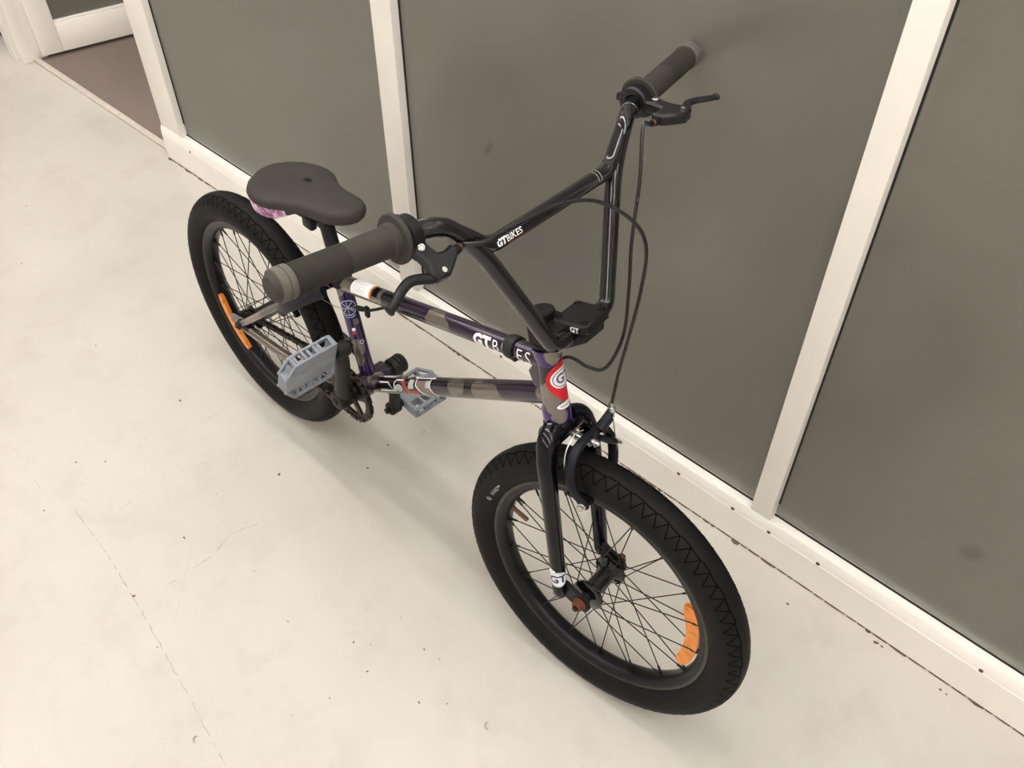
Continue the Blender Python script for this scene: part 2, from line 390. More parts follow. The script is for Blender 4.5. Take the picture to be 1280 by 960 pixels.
# doorway: threshold, left jamb, the open door
struct('trim_7', MB().box(((DOOR_L + posts[0][0]) / 2 + .01, .026, .004), (posts[0][0] - DOOR_L + .02, .02, .012), bev=.003), M['sill'])
jm = MB().box((DOOR_L - .04, .012, ZT / 2), (.085, .052, ZT), bev=.003); jm.box((DOOR_L - .075, -.004, ZT / 2), (.05, .03, ZT), bev=.003); jm.box((DOOR_L - .0125, .045, ZT / 2), (.03, .05, ZT), bev=.002)
struct('trim_8', jm, M['white'])
struct('trim_9', MB().box(((DOOR_L + posts[0][0]) / 2, .035, 2.2), (posts[0][0] - DOOR_L, .06, .30), bev=.003), M['white'])
wl = MB().box((X0 / 2 + (DOOR_L - .08) / 2, .05, ZT / 2 + .03), (DOOR_L - .08 - X0, .08, ZT - .06)); struct('wall_lilac', wl, M['lilac'])
struct('baseboard_left', MB().box((X0 / 2 + (DOOR_L - .08) / 2, .06, .03), (DOOR_L - .08 - X0, .06, .06)), M['dark gap'])
# the open door
hinge = Vector((-3.228, .046, 0)); da = math.atan2(.306, .079); du = Vector((math.cos(da), math.sin(da), 0)); dn = Vector((-du.y, du.x, 0)); DW, DH = .84, 2.03
door = bpy.data.objects.new('door_1', None); C.objects.link(door); door.location = hinge; door['kind'] = 'structure'
def dbox(u0, u1, z0, z1, t=.04, off=0): return MB().box(du * (u0 + u1) / 2 + dn * (t / 2 + off) + Vector((0, 0, (z0 + z1) / 2)), (u1 - u0, t, z1 - z0), X=du, Y=dn, bev=.002)
part('stile', dbox(0, .073, .012, DH), M['white'], door); part('stile', dbox(DW - .073, DW, .012, DH), M['white'], door)
part('bottom_rail', dbox(.073, DW - .073, .012, .112), M['white'], door); part('top_rail', dbox(.073, DW - .073, DH - .08, DH), M['white'], door)
part('pane', dbox(.07, DW - .07, .108, DH - .075, .008, .012), glass_material('door glass'), door)
part('glazing_bead', dbox(.073, DW - .073, .112, .120, .012, .002), M['white'], door)

# ------------------------------------------------------------------ ceiling lights
lm_house = MB().box((0, 0, .03), (2.36, .24, .05), bev=.006).mesh('housing', M['white'])
lm_diff = MB().box((0, 0, 0), (2.28, .085, .012)).mesh('diffuser', M['lamp'])
def lamp(x, y, lab, dm=lm_diff, rot=0):
    t = bpy.data.objects.new('ceiling_light', None); C.objects.link(t); t.location = (x, y, ZC - .056); t.rotation_euler = (0, 0, rot)
    link('housing', lm_house, t); link('diffuser', dm, t)
    return tag(t, lab, 'ceiling light', 'ceiling light panels')
ROWS = [(-.33, 'over the glass partition'), (-1.25, 'over the middle of the floor'), (-2.7, 'over the far side of the floor')]
for y, where in ROWS:
    for x, l in [(-3.75, 'by the doorway'), (-1.35, 'near the bicycle'), (1.05, 'past the front wheel')]:
        lamp(x, y, 'ceiling light panel %s, %s' % (where, l))
lm_fill = MB().box((0, 0, 0), (1.16, .16, .012)).mesh('diffuser', M['fill back'])
lamp(-3.9, 2.2, 'added unseen fill panel in the carpeted room behind the doorway', lm_fill); lamp(.35, .9, 'added unseen fill panel behind the last frosted pane', lm_fill)  # both added as fill, placed to show through the side panes

# ------------------------------------------------------------------ marks on the floor
def ribbon(pts, wmin, wmax, z, gap=0.0):
    mb = MB(); P = []
    for i in range(len(pts) - 1):
        a, b_ = Vector(pts[i]), Vector(pts[i + 1]); n = max(2, int((b_ - a).length / .012))
        for k in range(n): P.append(a.lerp(b_, k / n))
    P.append(Vector(pts[-1])); P = [p + Vector((random.gauss(0, .0008), random.gauss(0, .0008), 0)) for p in P]
    for i in range(len(P) - 1):
        if random.random() < gap: continue
        d = (P[i + 1] - P[i]).normalized(); s_ = Vector((-d.y, d.x, 0)); w0 = random.uniform(wmin, wmax) / 2; w1 = random.uniform(wmin, wmax) / 2
        mb.add([P[i] - s_ * w0, P[i + 1] - s_ * w1, P[i + 1] + s_ * w1, P[i] + s_ * w0], [(0, 1, 2, 3)])
    for v in mb.v: v.z = z
    return mb
for pts, a, b_, g, k in [
    ([(92, 637), (132, 690), (170, 752), (200, 805), (232, 865), (282, 957)], .0006, .0022, .18, 'crack'),
    ([(12, 552), (40, 595), (70, 642)], .0006, .0016, .3, 'scratch'),
    ([(137, 650), (165, 625), (215, 592), (260, 577)], .0006, .0026, .3, 'scratch'),
    ([(205, 735), (235, 715), (265, 695), (290, 667), (322, 655)], .0006, .002, .25, 'crack'),
    ([(240, 680), (228, 740), (215, 790)], .0008, .0022, .2, 'scratch'),
    ([(5, 875), (50, 835), (85, 812), (130, 795), (170, 760)], .0006, .0018, .3, 'scratch'),
    ([(280, 650), (340, 590), (375, 575)], .0006, .0014, .4, 'scratch'),
    ([(88, 612), (128, 645)], .0006, .0014, .3, 'scratch'),
    ([(262, 648), (240, 700)], .0006, .0016, .3, 'scratch')]:
    part(k, ribbon([on_floor(*p) for p in pts], a, b_, .0004, g), M[k], fl)
mb = MB()
for px, py, r in [(95, 578, 3), (132, 577, 3), (108, 598, 2), (271, 618, 2), (360, 777, 2.4), (442, 803, 4), (463, 806, 2), (459, 839, 3), (530, 812, 3), (524, 878, 3), (559, 880, 3), (365, 894, 2), (501, 772, 2), (465, 660, 1.8), (168, 745, 6), (55, 638, 4), (225, 501, 5), (262, 522, 2.4), (270, 519, 2.4), (349, 593, 5), (230, 672, 6), (27, 330, 5), (33, 258, 3), (120, 432, 3), (94, 424, 2), (182, 548, 2), (318, 714, 2), (460, 585, 5), (1058, 700, 3), (1175, 862, 4), (1183, 868, 3), (1095, 803, 6), (1102, 808, 4), (985, 755, 4), (605, 660, 4), (530, 540, 3), (560, 600, 2), (485, 556, 4), (640, 592, 3)]:
    P = on_floor(px, py); n = 7; rr = r * .00095
    mb.add([(P.x + math.cos(2 * PI * k / n) * rr * random.uniform(.3, 1.2), P.y + math.sin(2 * PI * k / n) * rr * random.uniform(.2, .9), .0005) for k in range(n)], [tuple(range(n))])
o = part('dirt_fleck', mb, M['dirt'], fl); o['kind'] = 'stuff'
for p, lab, s_ in [((611, 908), 'tiny curled chip on the pale floor in front of the bicycle', 1.0), ((246, 925), 'tiny curled chip on the pale floor beside the long crack', .9)]:
    P = on_floor(*p); pts = [P + Vector((math.cos(a) * .0075 * s_, math.sin(a) * .006 * s_, .0018)) for a in [2.2 + k * .35 for k in range(10)]]
    tag(part('floor_chip', MB().tube(pts, [.0004 + .0015 * math.sin(PI * (k + .5) / 10) for k in range(10)], 6), M['scratch']), lab, 'chip')

#@@BIKE
# ------------------------------------------------------------------ the bicycle
# bike space: origin at the rear axle, x forward, y to the rider's left, z up.  Fork space: (n forward, y left, u up the steering axis)
WR = .26
HEAD, LEAN, STEER = -.0381, -.0483, .1027
HTA, WB, OFF = 1.2971, .9134, .0315
TR = .030
RB = (Matrix.Rotation(HEAD, 3, 'Z') @ Matrix.Rotation(LEAN, 3, 'X'))
O_ = Vector((-1.3421, -.3603, TR + (WR - TR) * math.cos(LEAN)))
bike = bpy.data.objects.new('bmx_bicycle', None); C.objects.link(bike)
bike.matrix_world = Matrix.Translation(O_ - RB @ Vector((0, 0, WR))) @ RB.to_4x4()
tag(bike, 'purple camouflage BMX bicycle with black handlebars leaning on the frosted glass partition', 'bicycle')
UP = Vector((0, 0, WR))
AU = Vector((-math.cos(HTA), 0, math.sin(HTA))); AN = Vector((math.sin(HTA), 0, math.cos(HTA)))
AX = Vector((WB, 0, 0)) - AN * OFF
ST = Matrix.Rotation(STEER, 3, AU)
def B(x, y, z): return Vector((x, y, z)) + UP
def F(n, y, u): return ST @ (AN * n + Vector((0, y, 0)) + AU * u) + AX + UP
def FD(n, y, u): return ST @ (AN * n + Vector((0, y, 0)) + AU * u)          # direction
def Hd(n, y, u): return AN * n + Vector((0, y, 0)) + AU * u + AX + UP         # unsteered (head tube)
def cam_local(P): return (bike.matrix_world.inverted() @ CAM) - P

# ---- 2-D decals wrapped on a tube
def text2d(txt, size, bold=0.0):
    cu = bpy.data.curves.new('t', 'FONT'); cu.body = txt; cu.size = size; cu.align_x = 'CENTER'; cu.align_y = 'CENTER'; cu.offset = bold; cu.resolution_u = 3
    o = bpy.data.objects.new('t', cu); C.objects.link(o); bpy.context.view_layer.update()
    me = bpy.data.meshes.new_from_object(o.evaluated_get(bpy.context.evaluated_depsgraph_get()))
    vs = [(v.co.x, v.co.y) for v in me.vertices]; fs = [tuple(p.vertices) for p in me.polygons]
    bpy.data.objects.remove(o); bpy.data.curves.remove(cu); bpy.data.meshes.remove(me)
    return vs, fs
def poly2d(p): return list(p), [tuple(range(len(p)))]
def ring2d(rx, ry, w_, n=28, c=(0, 0), a0=0, a1=2 * PI):
    vs = []; fs = []; full = abs(a1 - a0 - 2 * PI) < 1e-6; m = n if full else n + 1
    for k in range(m):
        a = a0 + (a1 - a0) * k / n
        vs += [(c[0] + rx * math.cos(a), c[1] + ry * math.sin(a)), (c[0] + (rx - w_) * math.cos(a), c[1] + (ry - w_) * math.sin(a))]
    for k in range(n): i, j = 2 * k, 2 * ((k + 1) % m); fs.append((i, j, j + 1, i + 1))
    return vs, fs
def disc2d(rx, ry, n=24, c=(0, 0)): return poly2d([(c[0] + rx * math.cos(2 * PI * k / n), c[1] + ry * math.sin(2 * PI * k / n)) for k in range(n)])
def stroke2d(pts, w_):
    vs = []; fs = []
    for i in range(len(pts)):
        a = Vector(pts[max(i - 1, 0)]); b_ = Vector(pts[min(i + 1, len(pts) - 1)]); d = (b_ - a).normalized(); s_ = Vector((-d.y, d.x)) * w_ / 2; p = Vector(pts[i])
        vs += [tuple(p - s_), tuple(p + s_)]
    for i in range(len(pts) - 1): fs.append((2 * i, 2 * i + 2, 2 * i + 3, 2 * i + 1))
    return vs, fs
def join2d(*sh):
    V = []; Fc = []
    for v, f in sh: b_ = len(V); V += v; Fc += [tuple(i + b_ for i in q) for q in f]
    return V, Fc
def moved(sh, dx=0, dy=0, rot=0, s=1, sx=1):
    c, n = math.cos(rot), math.sin(rot); return [((x * sx * c - y * n) * s + dx, (x * sx * n + y * c) * s + dy) for x, y in sh[0]], sh[1]
def wrap(name, sh, m, parent, a, b_, r, out, at=.5, layer=1, label=None, flip=1, r1=None, clip=2.6):
    """shape x runs along the tube a->b, y around it; `out` is the outward direction at the decal centre"""
    a, b_ = Vector(a), Vector(b_); ax = (b_ - a).normalized(); L_ = (b_ - a).length; out = Vector(out); out = (out - ax * out.dot(ax)).normalized(); side = ax.cross(out) * flip
    bm = bmesh.new(); vv = [bm.verts.new((x, y, 0)) for x, y in sh[0]]
    for f in sh[1]:
        try: bm.faces.new([vv[i] for i in f])
        except ValueError: pass
    bmesh.ops.triangulate(bm, faces=bm.faces[:])
    ys = [v.co.y for v in bm.verts]; y = math.floor(min(ys) / .0025) * .0025
    while y < max(ys):
        bmesh.ops.bisect_plane(bm, geom=bm.verts[:] + bm.edges[:] + bm.faces[:], plane_co=(0, y, 0), plane_no=(0, 1, 0), dist=1e-7); y += .0025
    for v in bm.verts:
        t = at * L_ + v.co.x; rr = (r if r1 is None else r + (r1 - r) * t / L_) + .00035 * layer
        th = max(-clip, min(clip, v.co.y / rr)); v.co = a + ax * t + (out * math.cos(th) + side * math.sin(th)) * rr
    me = bpy.data.meshes.new(name); bm.to_mesh(me); bm.free(); me.materials.append(m)
    for p in me.polygons: p.use_smooth = True
    o = link(name, me, parent)
    if label: o['label'] = label
    return o

# ---- frame
BBP = B(.344, 0, .043)
SEAT_T = B(.2905, 0, .252)
ua = lambda u_: Hd(0, 0, u_)
TT0, TT1 = B(.291, 0, .245), Hd(-.004, 0, .413)
DT0, DT1 = B(.355, 0, .045), Hd(-.004, 0, .357)
SK = (SEAT_T - BBP).normalized()
tt = lambda k: tuple(TT0.lerp(TT1, k)); dt = lambda k: tuple(DT0.lerp(DT1, k))
def off(p, d): return tuple(Vector(p) + Vector(d))
rs = Vector((0, -.012, .008))
m_tt = camo_material('camo paint top tube', [(off(tt(.04), rs), .06), (off(tt(.15), rs), .05), (off(tt(.22), (0, -.006, .01)), .022), (off(tt(.535), (0, -.012, .004)), .022), (off(tt(.575), (0, -.017, -.008)), .022)], [(off(tt(.27), (0, 0, .012)), .02)])
m_dt = camo_material('camo paint down tube', [(off(dt(.03), (0, 0, .015)), .02), (off(dt(.545), (0, -.006, .015)), .021), (off(dt(.585), (0, -.014, .010)), .013), (off(dt(.67), (0, -.013, .010)), .018), (off(dt(.715), (0, -.016, .0)), .018), (off(dt(.775), (0, -.016, -.006)), .022), (off(dt(.985), (0, -.01, .005)), .012)], [(off(dt(.60), (0, -.004, .012)), .03), (off(dt(.66), (0, -.013, -.010)), .03), (off(dt(.55), (0, -.013, -.006)), .026), (off(dt(.12), (0, 0, .0)), .04)])
sk = lambda k: tuple(BBP.lerp(SEAT_T, k))
m_st = camo_material('camo paint seat tube', [(off(sk(.38), (.006, -.012, 0)), .016), (off(sk(.26), (.002, -.014, 0)), .014), (off(sk(.95), (0, -.014, 0)), .016), (off(sk(.64), (.014, -.002, 0)), .006)], [(sk(.86), .012)], base=lin(46, 24, 82))
m_ht = camo_material('camo paint head tube', [(tuple(Hd(.016, -.010, .372)), .017), (tuple(Hd(.014, -.012, .350)), .018), (tuple(Hd(.016, -.010, .332)), .012), (tuple(Hd(-.006, -.018, .362)), .016), (tuple(Hd(.018, -.002, .428)), .014)], [(tuple(Hd(.0, -.018, .40)), .016)], base=lin(62, 32, 104), tan=lin(124, 116, 110))
m_stay = camo_material('camo paint stays', [(tuple(B(.10, -.058, .008)), .03), (tuple(B(.145, -.055, .012)), .022), (tuple(B(.06, -.058, .055)), .05)], [(tuple(B(.2, -.05, .0)), .06), (tuple(B(.18, -.05, .17)), .08)], base=lin(38, 22, 48), tan=lin(112, 102, 92))
frame = part('frame', MB().lathe([(-.036, .0205), (-.036, .0235), (.036, .0235), (.036, .0205)], BBP, (0, 1, 0), 28), m_dt, bike, label='bottom bracket shell in dark purple paint')
part('down_tube', MB().tube([DT0.lerp(DT1, k / 12) for k in range(13)], [.0165] * 13, 28), m_dt, frame)
part('top_tube', MB().tube([TT0.lerp(TT1, k / 12) for k in range(13)], [.0145] * 13, 28), m_tt, frame)
part('seat_tube', MB().tube([BBP, BBP.lerp(SEAT_T, .5), SEAT_T], .0142, 28), m_st, frame)
part('head_tube', MB().lathe([(.318, .0195), (.318, .0212), (.336, .0212), (.343, .0186), (.418, .0182), (.424, .0205), (.437, .0205), (.437, .0185)], AX + UP, AU, 36), m_ht, frame)
part('gusset', MB().prism([(-.012, .352), (-.012, .412), (-.024, .405), (-.038, .388), (-.034, .372), (-.024, .352)], AX + UP, AN, AU, (0, 1, 0), -.0085, .0085, .002), m_tt, frame)
for s in (-1, 1):
    part('chain_stay', MB().tube(spline([B(.012, s * .060, .0), B(.12, s * .058, .010), B(.22, s * .050, .020), B(.325, s * .027, .032)], 6), .0095, 14), m_stay, frame)
    part('seat_stay', MB().tube(spline([B(.008, s * .060, .006), B(.11, s * .056, .098), B(.215, s * .046, .192), B(.278, s * .014, .243)], 6), .0085, 14), m_stay, frame)
    part('dropout', MB().prism([(-.030, -.012), (-.036, -.004), (-.036, .008), (-.02, .016), (.006, .022), (.022, .026), (.030, .014), (.034, -.004), (.02, -.014), (0, -.017)], B(0, s * .058, 0), (1, 0, 0), (0, 0, 1), (0, 1, 0), -.003, .003), m_stay, frame)
part('stay_bridge', MB().cyl(B(.235, -.042, .207), B(.235, .042, .207), .007, 12), m_stay, frame)
part('seat_clamp', MB().lathe([(-.008, .0158), (-.006, .0185), (.010, .0185), (.012, .0158)], SEAT_T - SK * .004, SK, 24).box(SEAT_T + Vector((-.022, 0, .0)), (.014, .014, .014), bev=.002), M['black matte'], frame)
part('cable_clip', MB().lathe([(-.009, .0145), (-.009, .0172), (-.004, .0182), (.004, .0182), (.009, .0172), (.009, .0145)], TT0.lerp(TT1, .872), TT1 - TT0, 28, cap=False).box(TT0.lerp(TT1, .872) + Vector((0, 0, -.019)), (.014, .012, .008), bev=.003), M['dblack'], frame)
# decals on the frame
VD = Vector((.55, -.66, .75))
od = Vector((0, -1, .05))
for ch, k, bold in (('G', .745, .0013), ('T', .782, .0013), ('B', .820, -.0002), ('I', .850, -.0002), ('K', .879, -.0002), ('E', .919, -.0002), ('S', .953, -.0002)):
    wrap('lettering', text2d(ch, .0265, bold), M['dwhite'], frame, TT0, TT1, .0145, od, k, 1, flip=-1)
ot = Vector((0, -.45, .9))
wrap('warning_sticker', poly2d([(-.026, -.017), (.026, -.017), (.026, .017), (-.026, .017)]), M['dwhite'], frame, TT0, TT1, .0145, ot, .145, 1, 'white warning sticker')
wrap('sticker_edge', stroke2d([(.0275, -.018), (.0275, .018)], .005), M['dorange'], frame, TT0, TT1, .0145, ot, .145, 1, 'orange sticker edge')
tl = [stroke2d([(-.022, y), (-.022 + l, y)], .0008) for y, l in [(.011, .03), (.008, .036), (.005, .026), (.002, .034), (-.002, .03), (-.005, .036), (-.008, .022)]]
wrap('sticker_print', join2d(*tl), M['dgrey'], frame, TT0, TT1, .0145, ot, .145, 2)
wrap('sticker_panel', join2d(poly2d([(.034, -.010), (.048, -.010), (.048, .010), (.034, .010)])), M['groove'], frame, TT0, TT1, .0145, ot, .145, 1)
# circuit-like graphic on the down tube
oc = Vector((-.35, -.72, .62))
g0 = .226
wrap('graphic_lines', moved(join2d(stroke2d([(-.046, .0085), (-.016, .0085), (-.004, .018)], .0022), stroke2d([(-.05, -.0005), (-.027, -.0005), (-.012, -.0125), (-.050, -.0125)], .0022), stroke2d([(-.010, -.014), (-.010, -.001), (-.006, .0035), (.012, .0035)], .0022),
     stroke2d([(.021, .0075), (.034, .0195), (.040, .0085), (.088, .0085)], .0024), stroke2d([(.050, .022), (.045, .011), (.046, -.003), (.056, -.012), (.070, -.019)], .0020), stroke2d([(.084, .018), (.080, .006), (.081, -.006), (.088, -.014), (.094, -.018)], .0018), stroke2d([(.092, .015), (.104, .015), (.112, .022)], .003)), s=1.28), M['dwhite'], frame, DT0, DT1, .0165, oc, g0, 2, 'white circuit-like graphic lines', flip=-1)
wrap('graphic_band', moved(join2d(stroke2d([(.002, .024), (.006, .012), (.012, .001), (.022, -.010), (.034, -.014), (.05, -.014)], .0075)), s=1.28), M['dbrick'], frame, DT0, DT1, .0165, oc, g0, 1, 'brick red graphic band', flip=-1)
wrap('graphic_block', moved(poly2d([(.026, -.008), (.040, -.008), (.040, .005), (.028, .005)]), s=1.28), M['dgrey'], frame, DT0, DT1, .0165, oc, g0, 1, 'grey graphic blocks', flip=-1)
wrap('graphic_block', moved(poly2d([(.070, -.006), (.079, -.006), (.079, .004), (.070, .004)]), s=1.28), M['dgrey'], frame, DT0, DT1, .0165, oc, g0, 1.5, flip=-1)
wrap('graphic_block', moved(disc2d(.010, .0055, 18, (.001, -.008)), s=1.28), M['dgrey'], frame, DT0, DT1, .0165, oc, g0, 1, flip=-1)
wrap('graphic_shade', moved(poly2d([(.042, .004), (.07, .004), (.082, -.004), (.092, -.019), (.066, -.019), (.05, -.006)]), s=1.28), M['dbrown'], frame, DT0, DT1, .0165, oc, g0, 0.6, flip=-1)
# ring logo and small stickers on the seat tube
osd = Vector((.72, -.66, .0))
lg = join2d(ring2d(.0155, .0165, .0016), stroke2d([(-.0155, 0), (.0155, 0)], .001), stroke2d([(0, -.016), (0, .016)], .001), stroke2d([(-.011, -.0115), (0, -.002), (.011, .0115)], .0014), stroke2d([(-.011, .0115), (0, .002), (.011, -.0115)], .0014), ring2d(.0195, .0205, .0012, 8, a0=PI * .82, a1=PI * 1.22))
wrap('ring_logo', lg, M['dlav'], frame, BBP, SEAT_T, .0142, osd, .765, 1, 'pale lavender ring logo')
wrap('dot_sticker', disc2d(.0035, .0035, 12, (.0035, 0)), M['dwhite'], frame, BBP, SEAT_T, .0142, osd, .545, 1, 'tiny white sticker')
wrap('dot_sticker', join2d(disc2d(.003, .003, 10, (-.003, -.001)), poly2d([(-.007, -.0035), (-.0045, -.0035), (-.0045, .0025), (-.007, .0025)])), M['dred'], frame, BBP, SEAT_T, .0142, osd, .545, 1, 'tiny red sticker')
wrap('dot_sticker', ring2d(.0045, .0045, .0016, 12, (0, .0085)), M['dlav'], frame, BBP, SEAT_T, .0142, osd, .43, 1, 'tiny pale ring sticker')
# head badge
HT0, HT1 = Hd(0, 0, .343), Hd(0, 0, .418)
tear = []
for k in range(40):
    a = 2 * PI * k / 40; x = math.cos(a); y = math.sin(a)
    xx = .030 * x if x > 0 else .042 * x; ww = .0285 * (1 if x > 0 else (1 - (-x) ** 1.7)) ; tear.append((xx, ww * y * (1 if x > 0 else 1)))
on_ = Vector((.97, .26, .27))
wrap('head_badge', poly2d(tear), M['dred'], frame, HT0, HT1, .0188, on_, .57, 1, 'red teardrop head badge')
wrap('badge_oval', disc2d(.0165, .022, 28, (.004, 0)), M['dwhite'], frame, HT0, HT1, .0188, on_, .58, 2, 'white oval on the head badge')
wrap('badge_ring', ring2d(.0145, .0195, .0013, 28, (.004, 0)), M['dnavy'], frame, HT0, HT1, .0188, on_, .58, 3)
wrap('badge_lettering', moved(text2d('GT', .021, .0006), .0035, 0, -PI / 2), M['dnavy'], frame, HT0, HT1, .0188, on_, .58, 3, 'navy letters GT on the badge', flip=-1)
wrap('badge_lettering_fill', moved(text2d('GT', .021, -.0007), .0035, 0, -PI / 2), M['dlav'], frame, HT0, HT1, .0188, on_, .58, 4, flip=-1)
wrap('oval_sticker', disc2d(.0058, .019, 28), M['dwhite'], frame, HT0, HT1, .0193, on_, .035, 2, 'white oval sticker below the badge')
wrap('oval_print', join2d(*[stroke2d([(-.0012, y), (.0012, y)], .0012) for y in [-.013 + .0022 * k for k in range(12)]]), M['dnavy'], frame, HT0, HT1, .0193, on_, .035, 3)

# ---- fork
fork = part('fork', MB().lathe([(.296, .016), (.297, .0225), (.312, .0225), (.317, .0195)], AX + UP, AU, 28).box(F(.004, 0, .302), (.04, .07, .022), X=FD(1, 0, 0), Y=FD(0, 1, 0), Z=FD(0, 0, 1), bev=.009), M['fork'], bike, label='glossy blue-black fork crown')
FLT, FLB = {}, {}
for s in (-1, 1):
    pth = spline([F(.004, s * .018, .309), F(.008, s * .038, .299), F(.0095, s * .0495, .272), F(.010, s * .0535, .235), F(.004, s * .0555, .12), F(-.004, s * .056, .004)], 7)
    n = len(pth); rr = []
    for k in range(n):
        t = k / (n - 1); rr.append(.0150 - .0035 * max(0, t - .35) / .65 + (.001 if t < .3 else 0))
    rr[-1] = .0075; pth.insert(-1, pth[-2].lerp(pth[-1], .6)); rr.insert(-1, .0112)
    part('fork_leg', MB().tube(pth, rr, 20, up=FD(1, 0, 0)), M['fork'], fork)
    part('fork_dropout', MB().prism([(-.006, .030), (.010, .034), (.026, .022), (.046, .010), (.048, -.006), (.040, -.016), (.026, -.014), (.010, -.004), (-.006, .008)], F(0, s * .0505, 0), FD(1, 0, 0), FD(0, 0, 1), FD(0, 1, 0), -.003, .003), M['black matte'], fork)
L0, L1 = F(.0035, -.0555, .11), F(-.004, -.056, .012)
fo = FD(.58, -.80, .1)
cap = moved(text2d('GT', .021, .0010), .004, 0, PI / 2)
wrap('round_sticker', join2d(disc2d(.0165, .0180, 24)), M['dwhite'], fork, L0, L1, .0128, fo, .62, 1, 'round white sticker on the fork leg', r1=.0116)
wrap('round_sticker_ring', ring2d(.0150, .0162, .0011, 24), M['dlav'], fork, L0, L1, .0128, fo, .62, 2, r1=.0116)
wrap('round_sticker_lettering', moved(text2d('GT', .0215, .0008), 0, 0, PI / 2), M['dnavy'], fork, L0, L1, .0128, fo, .62, 2, 'navy letters on the fork sticker', flip=-1, r1=.0116)
wrap('sticker_flash', poly2d([(-.024, .012), (-.019, .003), (-.012, .004), (-.012, .016), (-.018, .017)]), M['dwhite'], fork, L0, L1, .0128, fo, .62, 1, r1=.0116)

# ---- wheels
RIMR = .2075
def rim_mesh():
    prof = [(-.0165, RIMR - .004), (-.0155, RIMR), (-.013, RIMR), (-.013, RIMR - .010), (.013, RIMR - .010), (.013, RIMR), (.0155, RIMR), (.0165, RIMR - .004), (.0162, RIMR - .013), (.012, RIMR - .0195), (.005, RIMR - .022), (-.005, RIMR - .022), (-.012, RIMR - .0195), (-.0162, RIMR - .013)]
    return MB().lathe(prof, (0, 0, 0), (0, 1, 0), 96, closed=True)
rim_me = rim_mesh().mesh('wheel', M['rim'])
edge_me = MB()
for s in (-1, 1): edge_me.lathe([(s * .0167, RIMR - .0075), (s * .0170, RIMR - .0045), (s * .0164, RIMR - .0012)], (0, 0, 0), (0, 1, 0), 96, cap=False)
edge_me = edge_me.mesh('brake_track', M['rim edge'])
def tyre_pt(phi, lift=0):
    """cross-section: phi 0 = crown, +-pi towards the rim; returns (y, radius)"""
    rm = WR - TR; a = TR + lift
    yy = a * math.sin(phi); rr = rm + a * math.cos(phi)
    return yy, rr
def tyre_mesh():
    prof = []
    for k in range(29):
        phi = -2.45 + 4.9 * k / 28; y, r = tyre_pt(phi); prof.append((y, r))
    prof += [(.0125, RIMR - .006), (-.0125, RIMR - .006)]
    return MB().lathe(prof, (0, 0, 0), (0, 1, 0), 128, closed=True)
tyre_me = tyre_mesh().mesh('tyre', M['rubber'], 60)
def tsurf(th, phi, lift=.0005):
    y, r = tyre_pt(phi, lift); return Vector((r * math.cos(th), y, r * math.sin(th)))
def tread(s):
    mb = MB(); T = 74
    def strip(f, w_, n):
        for k in range(n):
            a, b_ = f(k), f(k + 1)
            da_ = (b_[0] - a[0]) * .2575; db_ = (b_[1] - a[1]) * TR; l = math.hypot(da_, db_); nx, ny = -db_ / l * w_ / .2575, da_ / l * w_ / TR
            mb.add([tsurf(a[0] - nx, a[1] - ny), tsurf(b_[0] - nx, b_[1] - ny), tsurf(b_[0] + nx, b_[1] + ny), tsurf(a[0] + nx, a[1] + ny)], [(0, 1, 2, 3)])
    def zz(k):
        m = k % 12; t = m / 6 if m <= 6 else 2 - m / 6
        return (2 * PI * k / T / 12, s * (.50 + .62 * t))
    strip(zz, .0009, T * 12)
    strip(lambda k: (2 * PI * k / T / 4, s * (.50 if k % 8 < 4 else .45)), .0009, T * 4)
    return mb
tread_me = [tread(s).mesh('tread_groove', M['groove']) for s in (-1, 1)]
def spoke_mesh(side, lead):
    """one spoke from the hub flange to the rim with its nipple; wheel plane x-z, axle y"""
    fr = .024; fy = .031 * side; a0 = 0; a1 = (1.05 if lead else -1.05)
    p0 = Vector((fr * math.cos(a0), fy + (.0022 if lead else -.0022), fr * math.sin(a0)))
    p1 = Vector(((RIMR - .022) * math.cos(a1), .002 * side, (RIMR - .022) * math.sin(a1)))
    mb = MB().tube([p0, p1], .00095, 6); d = (p0 - p1).normalized(); mb.tube([p1 - d * .002, p1 + d * .012, p1 + d * .014], [.0021, .0019, .0012], 6)
    return mb.mesh('spoke', M['spoke'])
spk = {(s, l): spoke_mesh(s, l) for s in (-1, 1) for l in (0, 1)}
hub_me = MB().lathe([(-.036, .010), (-.0355, .024), (-.033, .0275), (-.029, .0275), (-.027, .022), (-.020, .0155), (.020, .0155), (.027, .022), (.029, .0275), (.033, .0275), (.0355, .024), (.036, .010)], (0, 0, 0), (0, 1, 0), 28).mesh('hub', M['black gloss'])
axle_me = MB().cyl((0, -.068, 0), (0, .068, 0), .0048, 12).lathe([(-.055, .0095), (-.036, .0095)], (0, 0, 0), (0, 1, 0), 16).lathe([(.036, .0095), (.055, .0095)], (0, 0, 0), (0, 1, 0), 16).mesh('axle', M['black matte'])
def nut(s, y): return MB().lathe([(y, .0115), (y + .002, .0115), (y + .002, .0088), (y + .0095, .0088), (y + .0105, .007), (y + .0105, .0048), (y + .0135, .0045)], (0, 0, 0), (0, s, 0), 6 if False else 12)
